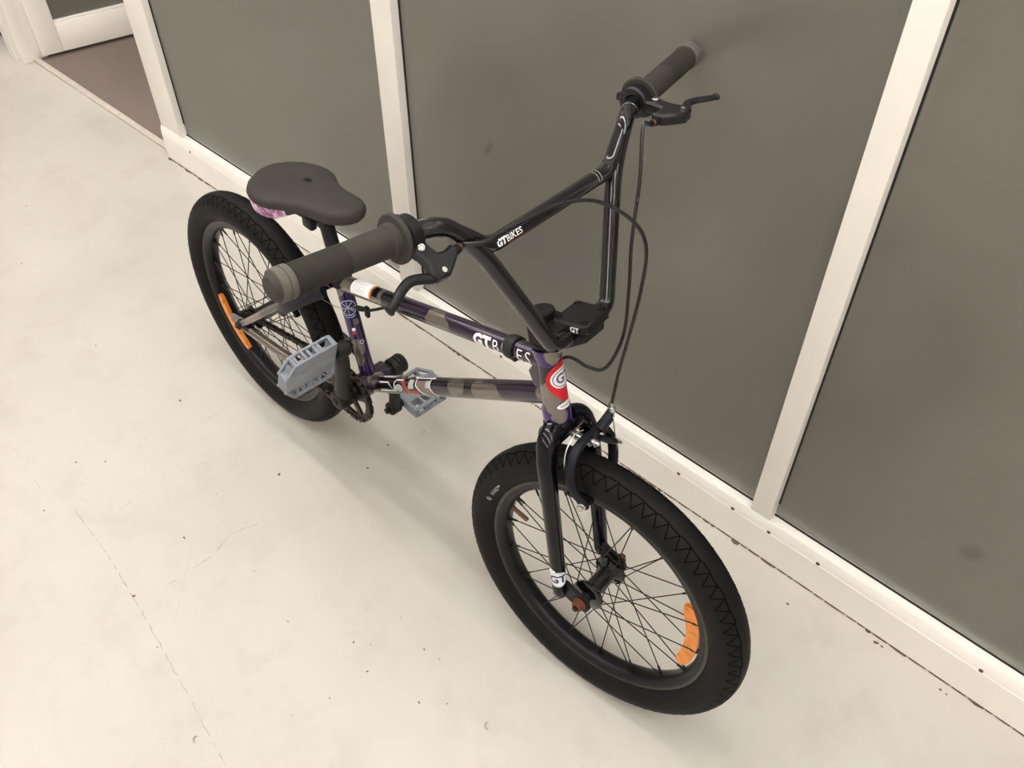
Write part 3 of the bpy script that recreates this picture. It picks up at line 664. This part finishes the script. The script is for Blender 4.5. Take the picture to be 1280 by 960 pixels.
def make_wheel(mtx, lab, ph, nuty, nutm, refl, valve):
    wh = link('wheel', rim_me, bike, mtx); wh['label'] = lab
    link('tyre', tyre_me, wh); link('tread_groove', tread_me[0], wh); link('tread_groove', tread_me[1], wh); link('brake_track', edge_me, wh); link('hub', hub_me, wh); link('axle', axle_me, wh)
    for s in (-1, 1):
        o = part('axle_nut', nut(s, nuty), M[nutm], wh)
    for k in range(9):
        for s in (-1, 1):
            for l in (0, 1):
                a = ph + 2 * PI * k / 9 + (PI / 9 if s > 0 else 0) + (2 * PI / 18 if l else 0) + (-1.05 if l else 1.05) * 1.0
                # offset so rim holes stay evenly spaced
                link('spoke', spk[(s, l)], wh, Matrix.Rotation(-a, 4, 'Y'))
    a0, a1, r0, r1, yy = refl
    n = 10; vs = []
    for k in range(n + 1):
        a = a0 + (a1 - a0) * k / n; e = .004 if k in (0, n) else 0
        for (r, y) in ((r0 + e, yy - .004), (r1 - e, yy - .004), (r1 - e, yy + .004), (r0 + e, yy + .004)): vs.append((r * math.cos(a), y, r * math.sin(a)))
    fs = [(0, 1, 2, 3), (4 * n + 3, 4 * n + 2, 4 * n + 1, 4 * n)] + [(4 * k + i, 4 * k + (i + 1) % 4, 4 * k + 4 + (i + 1) % 4, 4 * k + 4 + i) for k in range(n) for i in range(4)]
    part('reflector', MB().add(vs, fs), M['amber'], wh, label='amber spoke reflector')
    if valve is not None:
        d = Vector((-math.cos(valve), 0, -math.sin(valve))); p = -d * (RIMR - .021)
        part('valve_stem', MB().tube([p - d * .002, p + d * .004, p + d * .012, p + d * .013, p + d * .032, p + d * .034], [.0042, .0042, .0036, .0041, .0040, .003], 10), M['brass'], wh, label='brown valve cap')
    return wh
rear = make_wheel(Matrix.Translation(UP), 'wheel behind the seat tube with black rim', .2, .061, 'chain', (3.43, 4.20, .168, .186, -.012), None)
FM = Matrix((FD(1, 0, 0), FD(0, 1, 0), FD(0, 0, 1))).transposed().to_4x4(); FM.translation = F(OFF, 0, 0)
front = make_wheel(FM, 'wheel in the glossy black fork with zigzag tread tyre', .05, .0535, 'rust', (-.60, .24, .160, .182, 0), 2.66)
# white moulded marks on the sidewall of the front tyre
def side_mark(shape, th0, phi0, m):
    bm = bmesh.new(); vv = [bm.verts.new((x, y, 0)) for x, y in shape[0]]
    for f in shape[1]: bm.faces.new([vv[i] for i in f])
    bmesh.ops.subdivide_edges(bm, edges=bm.edges[:], cuts=2, use_grid_fill=True)
    for v in bm.verts: v.co = tsurf(th0 - v.co.x / .225, phi0 + v.co.y / TR, .0006)
    me = bpy.data.meshes.new('sidewall_mark'); bm.to_mesh(me); bm.free(); me.materials.append(m); link('sidewall_mark', me, front)
sq = join2d(*[stroke2d([(x, -.002), (x + .0016, .0024), (x + .003, -.0018)], .0011) for x in (0, .0044, .0088)], stroke2d([(.0130, .0022), (.0130, -.002), (.016, -.002), (.016, .002), (.0185, .001)], .0011), stroke2d([(.0195, .0008), (.0245, .0012)], .002))
side_mark(moved(sq, s=1.5), 2.50, -1.93, M['dgrey'])
side_mark(moved(join2d(ring2d(.0042, .0042, .0013, 4), stroke2d([(-.001, -.001), (.0015, .001)], .001)), s=1.2), 2.57, -1.93, M['dlav'])

# ---- drivetrain
CH = BBP + Vector((0, -.045, 0))
def ringgear(teeth, r, ri, y0, y1, c, arms, rh):
    mb = MB(); n = teeth * 4; vs = []; fs = []
    for k in range(n):
        a = 2 * PI * k / n; ro = r if k % 4 in (0, 1) else r - .006
        for y in (y0, y1):
            vs += [Vector((ro * math.cos(a), y, ro * math.sin(a))) + c, Vector((ri * math.cos(a), y, ri * math.sin(a))) + c]
    for k in range(n):
        i, j = 4 * k, 4 * ((k + 1) % n)
        fs += [(i, j, j + 1, i + 1), (i + 2, i + 3, j + 3, j + 2), (i, i + 2, j + 2, j), (i + 1, j + 1, j + 3, i + 3)]
    mb.add(vs, fs)
    for k in range(arms):
        a = 2 * PI * k / arms + .3; d = Vector((math.cos(a), 0, math.sin(a))); t = Vector((-d.z, 0, d.x))
        mb.box(c + d * (rh + ri) / 2 + Vector((0, (y0 + y1) / 2, 0)), (ri - rh + .006, abs(y1 - y0), .011), X=d, Y=(0, 1, 0), Z=t)
    mb.lathe([(y0, rh + .004), (y1, rh + .004)], c, (0, 1, 0), 24)
    return mb
CRA = math.atan2(.16, .04); cd = Vector((math.cos(CRA), 0, math.sin(CRA)))
crank = part('crankset', MB().cyl(BBP - Vector((0, .075, 0)), BBP + Vector((0, .075, 0)), .0105, 16), M['crank'], bike, label='crank axle with chainring and two arms')
part('chainring', ringgear(28, .0595, .046, -.0025, .0025, CH, 5, .016), M['chain'], crank)
PED = {}
for s in (-1, 1):
    d = cd * (1 if s < 0 else -1); a = BBP + Vector((0, s * .064, 0)); b_ = BBP + d * .158 + Vector((0, s * .078, 0))
    t = Vector((-d.z, 0, d.x))
    mb = MB().tube([a - d * .004, a + (b_ - a) * .1, a + (b_ - a) * .5, b_ - d * .012, b_ + d * .004], [.0150, .0158, .0135, .0125, .0118], 14, ell=(1, .8), up=t)
    mb.lathe([(-.016, .0175), (-.014, .019), (.012, .019), (.015, .0165), (.016, .011)], a, (0, s, 0), 20)
    mb.lathe([(-.012, .0125), (-.010, .0145), (.010, .0145), (.012, .0125)], b_, (0, s, 0), 20)
    mb.cyl(a - d * .018 - t * .010, a - d * .018 + t * .010, .0055, 10)
    part('crank_arm', mb, M['crank'], crank)
    part('crank_bolt', MB().lathe([(.010, .0080), (.0170, .0080), (.0180, .0065), (.0180, .004)], a, (0, s, 0), 12), M['black matte'], crank)
    PED[s] = (b_, d)
part('rear_sprocket', ringgear(11, .023, .017, -.0017, .0017, B(0, -.045, 0), 3, .009), M['chain'], crank)
# chain: outer and inner links around the two sprockets
def chain_path():
    c0, r0, c1, r1 = Vector((0, 0, 0)), .0205, Vector((.344, 0, .043)), .0565
    d = c1 - c0; L_ = d.length; base = math.atan2(d.z, d.x); al = math.acos((r0 - r1) / L_)
    P = []
    at0, at1 = base + al, base - al
    for k in range(60):                                                        # dense outline, resampled below
        a = at1 + (2 * PI - 0) * 0
    for k in range(31): a = at0 + (2 * PI - 2 * al) * k / 30; P.append(c0 + Vector((math.cos(a), 0, math.sin(a))) * r0)
    for k in range(41): a = at1 + (2 * al) * k / 40; P.append(c1 + Vector((math.cos(a), 0, math.sin(a))) * r1)
    P.append(P[0]); out = []; pos = 0; tot = sum((P[i + 1] - P[i]).length for i in range(len(P) - 1)); n = int(tot / .0127 / 2) * 2; st = tot / n
    acc = 0; i = 0
    for k in range(n):
        t = k * st
        while acc + (P[i + 1] - P[i]).length < t: acc += (P[i + 1] - P[i]).length; i += 1
        out.append(P[i].lerp(P[i + 1], (t - acc) / max((P[i + 1] - P[i]).length, 1e-9)))
    return out
cp = chain_path(); mb = MB()
for k in range(len(cp)):
    a, b_ = cp[k], cp[(k + 1) % len(cp)]; d = (b_ - a).normalized(); t = Vector((-d.z, 0, d.x)); w_ = .0042 if k % 2 else .0026
    for s in (-1, 1): mb.box(B(*((a + b_) / 2)) + Vector((0, -.045 + s * w_, 0)), (.0205, .0013, .0082), X=d, Y=(0, 1, 0), Z=t)
    mb.tube([B(*a) + Vector((0, -.0505, 0)), B(*a) + Vector((0, -.0395, 0))], .0026, 6)
o = part('chain', mb, M['chain'], bike); o['kind'] = 'stuff'
# pedals
def make_pedal(s, w_):
    """w_: direction across the tread in the x-z plane"""
    p, d = PED[s]; Y_ = Vector((0, s, 0)); W_ = Vector(w_).normalized(); T_ = W_.cross(Y_); c = p + Y_ * .070
    hw, hl, th = .047, .050, .012
    def bx(mb, a0, a1, b0, b1, t0, t1, bev=.0012): return mb.box(c + Y_ * (a0 + a1) / 2 + W_ * (b0 + b1) / 2 + T_ * (t0 + t1) / 2, (a1 - a0, b1 - b0, t1 - t0), X=Y_, Y=W_, Z=T_, bev=bev)
    body = MB(); bx(body, -hl, hl, -.020, .020, -th, th, .004)
    for q in (-1, 1):
        for z in (-1, 1):
            z0, z1 = (th - .0045, th) if z > 0 else (-th, -th + .0045)
            lo, hi = (-hl + .004, hl - .018)
            bx(body, lo, hi, *(sorted((q * (hw - .008), q * hw))), z0, z1)                      # rail
            # slanted outer corner
            pa = Vector((hi - .002, q * (hw - .004))); pb_ = Vector((hl - .003, q * .017)); dd = (pb_ - pa); m2 = (pa + pb_) / 2; X_ = Y_ * dd.normalized().x + W_ * dd.normalized().y
            body.box(c + Y_ * m2.x + W_ * m2.y + T_ * (z0 + z1) / 2, (dd.length + .006, .0075, .0045), X=X_, Y=T_.cross(X_), Z=T_, bev=.001)
        for a in (-hl + .004, -hl + .026, -hl + .034, -hl + .056, hl - .022):                    # posts of the side windows
            bx(body, a, a + .0045, *(sorted((q * (hw - .008), q * (hw - .0005)))), -th + .002, th - .002, .0005)
        bx(body, hl - .006, hl - .001, *(sorted((q * .012, q * .020))), -th + .001, th - .001, .0005)
        for a in (-hl, -hl + .028, -hl + .046, hl - .028):                                       # ribs across the through-slots
            bx(body, a, a + (.008 if a == -hl else .0045), *(sorted((q * .018, q * (hw - .002)))), -th + .001, th - .001, .0006)
        for a in (-hl + .012, -hl + .052):
            bx(body, a, a + .003, *(sorted((q * (hw - .005), q * (hw - .002)))), th - .001, th + .0018, .0005)
    bx(body, -hl + .003, hl - .016, -hw + .002, -.018, -th + .0004, -th + .005, .001)
    pd = part('pedal', body, M['pedal'], bike, label='blue-grey plastic platform pedal')
    part('pedal_spindle', MB().lathe([(-.02, .0065), (.016, .0065), (.016, .009), (.021, .009)], p, Y_, 12), M['black matte'], pd)
    return pd
make_pedal(-1, (-.26, 0, -.966)); make_pedal(1, (1, 0, -.05))

# ---- saddle and post
SP0 = SEAT_T - SK * .03; SPT = SEAT_T + SK * .118
sad_z = lambda x: .411 + .16 * (x - .25)
def sad_half(x):
    t = (x - .097) / .264           # 0 rear .. 1 nose
    pts = [(0, .0), (.015, .026), (.05, .046), (.12, .062), (.22, .0705), (.32, .0715), (.42, .066), (.50, .055), (.57, .046), (.65, .041), (.76, .0385), (.86, .035), (.94, .026), (.985, .013), (1, .0)]
    for (a, b_), (c, d) in zip(pts, pts[1:]):
        if t <= c: return b_ + (d - b_) * (t - a) / (c - a)
    return 0
def sad_ring(x, k0):
    w_ = max(sad_half(x), .0015); t = (x - .097) / .264
    dr = .034 if t < .5 else .034 - .010 * (t - .5) / .5
    edge = min(1, w_ / .02); out = []
    NS = 21
    for k in range(NS):
        a = -1 + 2 * k / (NS - 1); s = math.copysign(abs(a) ** .85, a)
        y = w_ * math.sin(s * PI / 2); crown = math.cos(s * PI / 2)
        z = sad_z(x) - .016 + .016 * (crown ** .6) * edge + (.006 * (t - .3) ** 2 * 4 if t < .3 else 0)
        out.append((x, y, z))
    return out
xs = [.097 + .264 * (1 - math.cos(PI * k / 34)) / 2 for k in range(35)]
rows = [sad_ring(x, 0) for x in xs]; NS = len(rows[0])
mb = MB().add([B(*p) for r in rows for p in r], [(i * NS + k, i * NS + k + 1, (i + 1) * NS + k + 1, (i + 1) * NS + k) for i in range(34) for k in range(NS - 1)])
def lower(p, dz, kx): return (.097 + .132 + (p[0] - .229) * kx, p[1] * kx, p[2] - dz)
bot = []
loop = [r[0] for r in rows] + [r[-1] for r in rows][::-1]
nl = len(loop)
lp1 = [lower(p, .007, .985) for p in loop]
def sk_d(p): return .026 if p[0] < .20 else max(.012, .026 - .014 * (p[0] - .20) / .04)
lp2 = [lower(p, sk_d(p), .95) for p in loop]; lp3 = [lower(p, sk_d(p) + .003, .86) for p in loop]
mb.add([B(*p) for p in loop + lp1], [(i, (i + 1) % nl, nl + (i + 1) % nl, nl + i) for i in range(nl)])
band = [(r * nl + i, r * nl + (i + 1) % nl, (r + 1) * nl + (i + 1) % nl, (r + 1) * nl + i) for r in range(2) for i in range(nl)]
XSK = .222
isfront = lambda f: min(loop[v % nl][0] for v in f) > XSK
mb.add([B(*p) for p in lp1 + lp2 + lp3], [f for f in band if isfront(f)])
saddle = part('saddle', mb, M['saddle'], bike, 50, label='padded black saddle')
def skirt_mat():
    m = bpy.data.materials.new('purple tie dye skirt'); m.use_nodes = True; nt = m.node_tree; N, L = nt.nodes, nt.links; b = N['Principled BSDF']
    tc = N.new('ShaderNodeTexCoord'); nz = N.new('ShaderNodeTexNoise'); nz.inputs['Scale'].default_value = 45; nz.inputs['Detail'].default_value = 5; nz.inputs['Distortion'].default_value = 1.2
    L.new(tc.outputs['Object'], nz.inputs['Vector']); rp = N.new('ShaderNodeValToRGB'); cr = rp.color_ramp
    cr.elements[0].position = .38; cr.elements[0].color = lin(96, 48, 92); cr.elements[1].position = .6; cr.elements[1].color = lin(236, 214, 226); e = cr.elements.new(.5); e.color = lin(190, 130, 178)
    L.new(nz.outputs['Fac'], rp.inputs['Fac']); L.new(rp.outputs['Color'], b.inputs['Base Color']); b.inputs['Roughness'].default_value = .5
    return m
M['skirt'] = skirt_mat()
mb = MB().add([B(*p) for p in lp1 + lp2 + lp3], [f for f in band if not isfront(f)])
part('saddle_base', MB().add([B(p[0], p[1], p[2] + .0005) for p in lp3], [tuple(range(nl))]), M['black matte'], saddle)
part('saddle_skirt', mb, M['skirt'], saddle, 50, label='pink and purple patterned saddle skirt')
part('saddle_wear_mark', MB().add([B(.205 + .014 * math.cos(a) * q, .012 + .006 * math.sin(a) * q, sad_z(.205 + .014 * math.cos(a) * q) + .0008) for a, q in [(2 * PI * k / 12, random.uniform(.6, 1.1)) for k in range(12)]], [tuple(range(12))]), M['rubber'], saddle, label='dark worn spot on the saddle')
part('seat_post', MB().tube([SP0, SPT], .0127, 20), M['post'], bike)
mbx = MB().lathe([(-.016, .013), (-.013, .0175), (.013, .0175), (.016, .013)], SPT + Vector((0, 0, .0)), (0, 1, 0), 20).cyl(SPT + Vector((-.005, -.035, .004)), SPT + Vector((-.005, .035, .004)), .006, 12)
for s in (-1, 1):
    mbx.box(SPT + Vector((-.005, s * .027, .0)), (.026, .014, .026), bev=.004)
    mbx.tube(spline([SPT + Vector((-.085, s * .03, .0)), SPT + Vector((-.03, s * .024, -.002)), SPT + Vector((.015, s * .022, .006)), SPT + Vector((.035, s * .018, .016))], 6), .0036, 8)
part('saddle_clamp', mbx, M['black matte'], saddle)

# ---- stem and handlebar
XN, XU = .0646, .4839
stem = part('stem', MB().lathe([(.440, .0165), (.441, .0205), (.447, .0205), (.447, .0190), (.486, .0190), (.488, .0175)], F(0, 0, 0), FD(0, 0, 1), 28)
    .prism([(-.012, .449), (.030, .446), (.062, .462), (.086, .474), (.0885, .486), (.046, .486), (.040, .482), (-.012, .484)], F(0, 0, 0), FD(1, 0, 0), FD(0, 0, 1), FD(0, 1, 0), -.0235, .0235, .004), M['black matte'], bike, label='matte black stem')
part('top_cap', MB().lathe([(.486, .019), (.489, .0195), (.4925, .0185), (.4935, .015), (.4915, .006), (.4915, .0)], F(0, 0, 0), FD(0, 0, 1), 24, cap=False), M['black matte'], stem)
pl = [(.0405, -.022), (.046, -.028), (.088, -.028), (.0945, -.022), (.0945, .022), (.088, .028), (.046, .028), (.0405, .022)]
plate = part('stem_plate', MB().prism(pl, F(0, 0, .4935), FD(1, 0, 0), FD(0, 1, 0), FD(0, 0, 1), -.005, .0105, .003), M['black matte'], stem)
for a in (.0475, .0875):
    for s in (-.0195, .0195):
        part('bolt', MB().lathe([(.0100, .0046), (.0108, .0046), (.0108, .0030), (.0085, .0028)], F(a, s, .4935), FD(0, 0, 1), 12, cap=True), M['groove'], stem)
# letters on the front edge of the plate
def flat_mark(name, sh, m, parent, o, U, V, Nn, lift=.0004, label=None):
    mb = MB().add([Vector(o) + Vector(U) * x + Vector(V) * y + Vector(Nn) * lift for x, y in sh[0]], sh[1]); return part(name, mb, m, parent, label=label)
flat_mark('stem_lettering', text2d('GT', .0105, .0004), M['dwhite'], stem, F(.0775, -.0284, .4960), FD(1, 0, 0), FD(0, 0, 1), FD(0, -1, 0), label='white letters GT on the stem plate')
BK = .0116
def G(n, y, u): return F(n + BK * y, y, u)
JY, JN, JU = .1297, .0451, .6478
HW = .379
BARN = lambda y: .0272 - (.0131) * (abs(y) - .205) / (.379 - .205)
BARU = lambda y: .7012 + (.0172) * (abs(y) - .205) / (.379 - .205)
side = lambda s: [G(.0646, s * .0564, .4839), G(JN, s * JY, JU), G(.0409, s * .1718, .6977), G(.0272, s * .205, .7012), G(.0141, s * (HW - .003), .7181)]
R_ = side(1); L_ = side(-1)
path = fillet(L_[::-1] + R_, [.3, .049, .25, .016, .016, .25, .049, .3], 10)
hb = part('handlebar', MB().tube(path, .0111, 20), M['black gloss'], bike, label='glossy black handlebar')
xp = fillet([G(.0415, -.160, .6850), G(JN, -.1165, JU - .001), G(JN + .001, 0, JU - .001), G(JN, .1165, JU - .001), G(.0415, .160, .6850)], [.045, .1, .045], 10)
part('crossbar', MB().tube(xp, .0104, 18), M['black gloss'], hb)
xa, xb = G(JN, -.1165, JU - .001), G(JN + .001, 0, JU - .001)
xo = FD(.86, -.2, .16)
wrap('crossbar_lettering', moved(text2d('GT', .0115, .0007), -.0135), M['dwhite'], hb, xa, xb, .0104, xo, .22, 1, 'bold white letters GT on the crossbar', flip=-1)
wrap('crossbar_lettering', moved(text2d('BIKES', .0115, .0002), .0085), M['dwhite'], hb, xa, xb, .0104, xo, .22, 1, 'white letters BIKES on the crossbar', flip=-1)
wrap('crossbar_flash', poly2d([(-.002, -.0064), (.034, -.0064), (.030, -.0092), (.002, -.0082)]), M['dbrick'], hb, xa, xb, .0104, xo, .22, .8, 'red streak under the lettering', flip=-1)
random.seed(3)
for (ya, rot) in ((.083, 0.2), (.089, .0)):
    wrap('scuff', stroke2d([(random.gauss(0, .0004), -.012 + .004 * k) for k in range(7)], .0014), M['scuff'], hb, xb, G(JN, .1165, JU - .001), .0104, FD(.5, -.3, .75), ya / .1165, 1)
wrap('scuff', join2d(*[stroke2d([(random.gauss(0, .0008), a), (random.gauss(0, .0008), a + .003)], random.uniform(.0008, .003)) for a in [-.014 + .0032 * k for k in range(9)]]), M['scuff'], hb, G(.0405, .174, .698), G(.0272, .205, .7012), .0111, FD(.6, -.3, .7), .4, 1)

# ---- grips
def make_grip(s):
    a = G(.0272, s * .205, .7012); b_ = G(.0141, s * HW, .7184); ax = (b_ - a).normalized(); a = b_ - ax * .152
    pr = [(-.0035, .0115), (-.0035, .026), (-.002, .0278), (.001, .0278), (.0025, .0265), (.0035, .0195), (.010, .0188), (.012, .0170), (.060, .0166)]
    t = .066
    while t < .128: pr += [(t, .0168), (t + .0003, .0158), (t + .0011, .0158), (t + .0014, .0168)]; t += .0021
    pr += [(.128, .0165), (.130, .0165)]
    g = part('grip', MB().lathe(pr, a, ax, 40), M['grip'], bike, 30, label='grey flanged rubber grip')
    part('grip_ring', MB().lathe([(.130, .0150), (.130, .0178), (.1365, .0180), (.1370, .0168), (.1380, .0168), (.1385, .0180), (.146, .0178), (.147, .016)], a, ax, 40), M['gripring'], g)
    part('grip_plug', MB().lathe([(.146, .0165), (.147, .0165), (.1508, .0128), (.152, .0118), (.152, .0)], a, ax, 32, cap=False), M['gripend'], g)
for s in (-1, 1): make_grip(s)

# ---- brake levers
def make_lever(s, ang, yc, kb, ash):
    """ang: lever plane below the horizontal"""
    c = G(BARN(yc), s * yc, BARU(yc)); A_ = FD(0, s, 0); E_ = FD(math.cos(ang), 0, -math.sin(ang)); N_ = E_.cross(A_) * s; N_ = FD(math.sin(ang), 0, math.cos(ang))
    sh = lambda a, b_: (a + ash * min(1, max(0, b_ - .012) / .03), b_ * kb)
    P2 = lambda a, b_, t=0: c + A_ * sh(a, b_)[0] + E_ * sh(a, b_)[1] + N_ * t
    mb = MB().lathe([(-.0095, .0112), (-.0095, .0190), (-.0075, .0212), (.0055, .0212), (.0075, .0190), (.0075, .0112)], c, A_, 28, cap=False)
    mb.prism([sh(*p_) for p_ in [(.0075, .010), (.0085, .022), (.002, .030), (-.002, .040), (.002, .050), (-.004, .0605), (-.018, .062), (-.032, .054), (-.043, .047), (-.046, .040), (-.040, .034), (-.028, .036), (-.020, .034), (-.014, .024), (-.0095, .010)][::-1]], c, A_, E_, N_, -.0075, .0085, .003)
    lv = part('brake_lever', mb, M['lever'], bike, label='black brake lever bracket')
    part('clamp_bolt', MB().lathe([(.0075, .0048), (.0100, .0048), (.0108, .004), (.0108, .0024), (.009, .0022)], P2(-.001, .021), N_, 14), M['steel'], lv)
    part('clamp_gap', MB().box(P2(-.001, -.019), (.010, .008, .010), X=A_, Y=E_, Z=N_, bev=.002), M['lever'], lv)
    bl = spline([P2(-.016, .052), P2(.000, .053), P2(.014, .047), P2(.026, .044), P2(.040, .047), P2(.053, .053), P2(.064, .057), P2(.069, .058)], 6); n = len(bl)
    rr = [.0068 - .002 * (k / (n - 1)) + (.0012 if k > n - 6 else 0) for k in range(n)]; rr[-1] = .003
    part('lever_blade', MB().tube(bl, rr, 12, ell=(1.0, .72), up=N_ * .0 + E_), M['lever'], lv)
    part('pivot_pin', MB().cyl(P2(-.012, .054, -.010), P2(-.012, .054, .0112), .0032, 10), M['steel'], lv)
    aa, ab = P2(-.042, .0425), P2(-.060, .040); ad = (ab - aa).normalized()
    part('cable_adjuster', MB().lathe([(0, .0045), (.004, .0055), (.010, .0055), (.0105, .0038), (.018, .0036)], aa, ad, 12), M['black matte'], lv)
    part('adjuster_ring', MB().lathe([(.011, .0046), (.0135, .0046)], aa, ad, 12), M['brass'], lv)
    return P2(-.060, .040), ad
ca_r, dr_ = make_lever(-1, .88, .2135, 1.0, .007)
ca_l, dl_ = make_lever(1, .22, .2165, 1.28, .014)

# ---- front calliper brake
PV = F(.048, 0, .291)
nn = FD(1, 0, 0)
cal = part('front_brake', MB().cyl(F(.018, 0, .294), F(.060, 0, .290), .0042, 12), M['steel'], bike, label='side-pull brake calliper on the fork crown')
def arm(pts, rr, n0, th=.0062): 
    p = spline([F(n_, y, u) for n_, y, u in pts], 7); k = len(p); return MB().tube(p, [rr[0] + (rr[1] - rr[0]) * i / (k - 1) for i in range(k)], 12, ell=(1, .75), up=FD(1, 0, 0))
part('brake_arm', arm([(.053, .050, .300), (.052, .034, .296), (.050, .012, .297), (.049, -.012, .297), (.049, -.035, .287), (.050, -.050, .262), (.052, -.050, .238), (.054, -.040, .214), (.054, -.034, .196)], (.0072, .0085), .05), M['brake'], cal)
part('brake_arm', arm([(.060, .047, .262), (.058, .036, .270), (.057, .018, .287), (.056, .002, .292), (.052, .02, .296), (.050, .04, .285), (.050, .051, .262), (.052, .050, .238), (.054, .040, .214), (.054, .034, .196)], (.0062, .0080), .05), M['brake'], cal)
part('lever_tab', arm([(.053, .022, .298), (.055, .040, .306), (.056, .051, .312), (.057, .055, .314)], (.0085, .0055), .05), M['brake'], cal)
sp_ = spline([F(.040, .004, .304), F(.039, -.014, .308), F(.039, -.036, .296), F(.040, -.046, .278), F(.040, -.047, .262)], 6)
part('return_spring', MB().tube(sp_, .0011, 6), M['steel'], cal)
part('pivot_nut', MB().lathe([(0, .0075), (.003, .0075), (.0032, .0058), (.012, .0058), (.0122, .0044), (.0165, .0044), (.0185, .002)], F(.0515, 0, .2915), nn, 12), M['steel'], cal)
part('pivot_spacer', MB().lathe([(0, .0062), (.012, .0062)], F(.024, 0, .294), nn, 14), M['steel'], cal)
for s in (-1, 1):
    part('brake_pad', MB().box(F(.040, s * .0235, .2015), (.044, .0105, .0115), X=FD(1, 0, -.05), Y=FD(0, 1, 0), Z=FD(0, 0, 1), bev=.003), M['rubber'], cal)
    part('pad_bolt', MB().lathe([(-.004, .0042), (.006, .0042), (.006, .0068), (.010, .0068), (.0102, .0048), (.0145, .0046), (.016, .002)], F(.0535, s * .036, .203), FD(.35, s * .9, .1), 12), M['steel'], cal)
part('cable_anchor', MB().lathe([(-.004, .0042), (.006, .0042), (.0065, .0028), (.012, .0024)], F(.058, .049, .262), nn, 10).ball(F(.0615, .0475, .260), .0045), M['steel'], cal)
part('barrel_adjuster', MB().lathe([(-.012, .0035), (-.004, .0035), (-.004, .0058), (.004, .0058), (.004, .0042), (.012, .0042)], F(.0575, .0515, .315), FD(0, .1, 1), 12), M['steel'], cal)
part('brake_wire', MB().tube([F(.0575, .0515, .31), F(.059, .050, .285), F(.060, .049, .262), F(.057, .052, .238)], .0009, 6), M['wire'], cal)

# ---- rear brake on the stays, mostly hidden behind the grip
rb_ = part('rear_brake', MB().cyl(B(.205, -.004, .20), B(.165, -.004, .168), .004, 10), M['brake'], bike, label='black brake on the stays over the tyre')
for s in (-1, 1):
    part('brake_arm', MB().tube(spline([B(.205, s * .014, .196), B(.198, s * .040, .190), B(.182, s * .052, .164), B(.160, s * .047, .134), B(.148, s * .034, .122)], 6), .0085, 10, ell=(1, .7)), M['brake'], rb_)
    part('brake_pad', MB().box(B(.150, s * .0235, .118), (.046, .011, .012), X=Vector((-.62, 0, .78)), Y=(0, 1, 0), Z=Vector((.78, 0, .62)), bev=.003), M['rubber'], rb_)
part('brake_arm', MB().tube(spline([B(.150, -.050, .128), B(.20, -.062, .170), B(.245, -.048, .208), B(.275, -.030, .232)], 6), [.012] * 19, 12, ell=(1, .7)), M['brake'], rb_)
part('brake_wire', MB().tube(spline([B(.212, -.040, .196), B(.25, -.026, .200), B(.30, -.018, .203), B(.345, -.006, .222)], 6), .0008, 6), M['wire'], rb_)
part('cable_hanger', MB().lathe([(-.010, .003), (-.006, .0048), (.006, .0048), (.010, .003)], B(.345, -.006, .222), Vector((1, .2, .25)), 10).box(B(.362, -.004, .224), (.010, .007, .022), bev=.002).tube([B(.362, -.004, .226), B(.39, -.002, .246), B(.41, -.002, .262)], .0028, 8), M['black matte'], rb_)

# ---- brake cables
c1 = [ca_r] + [F(*p) for p in [(.0635, -.142, .6675), (.0675, -.115, .667), (.069, -.095, .667), (.083, -.03, .667), (.101, .015, .655), (.124, .05, .619), (.131, .065, .576), (.111, .07, .502), (.086, .068, .429), (.069, .062, .375), (.0585, .0525, .327)]]
part('brake_cable', MB().tube(spline(c1, 8), .0025, 8), M['cable'], bike, label='brake cable looping over the crossbar to the calliper')
c2 = [ca_l, ca_l + dl_ * .012] + [F(*p) for p in [(.081, .135, .631), (.078, .11, .558), (.073, .1, .49), (.070, .08, .426), (.058, .05, .388), (.040, .034, .393)]] + [Hd(.010, .030, .405), Hd(-.03, .024, .392), TT1.lerp(TT0, .3) + Vector((0, .016, -.010)), TT1.lerp(TT0, .62) + Vector((0, .013, -.012)), B(.41, -.002, .262)]
part('brake_cable', MB().tube(spline(c2, 8), .0025, 8), M['cable'], bike, label='brake cable running back along the top tube')
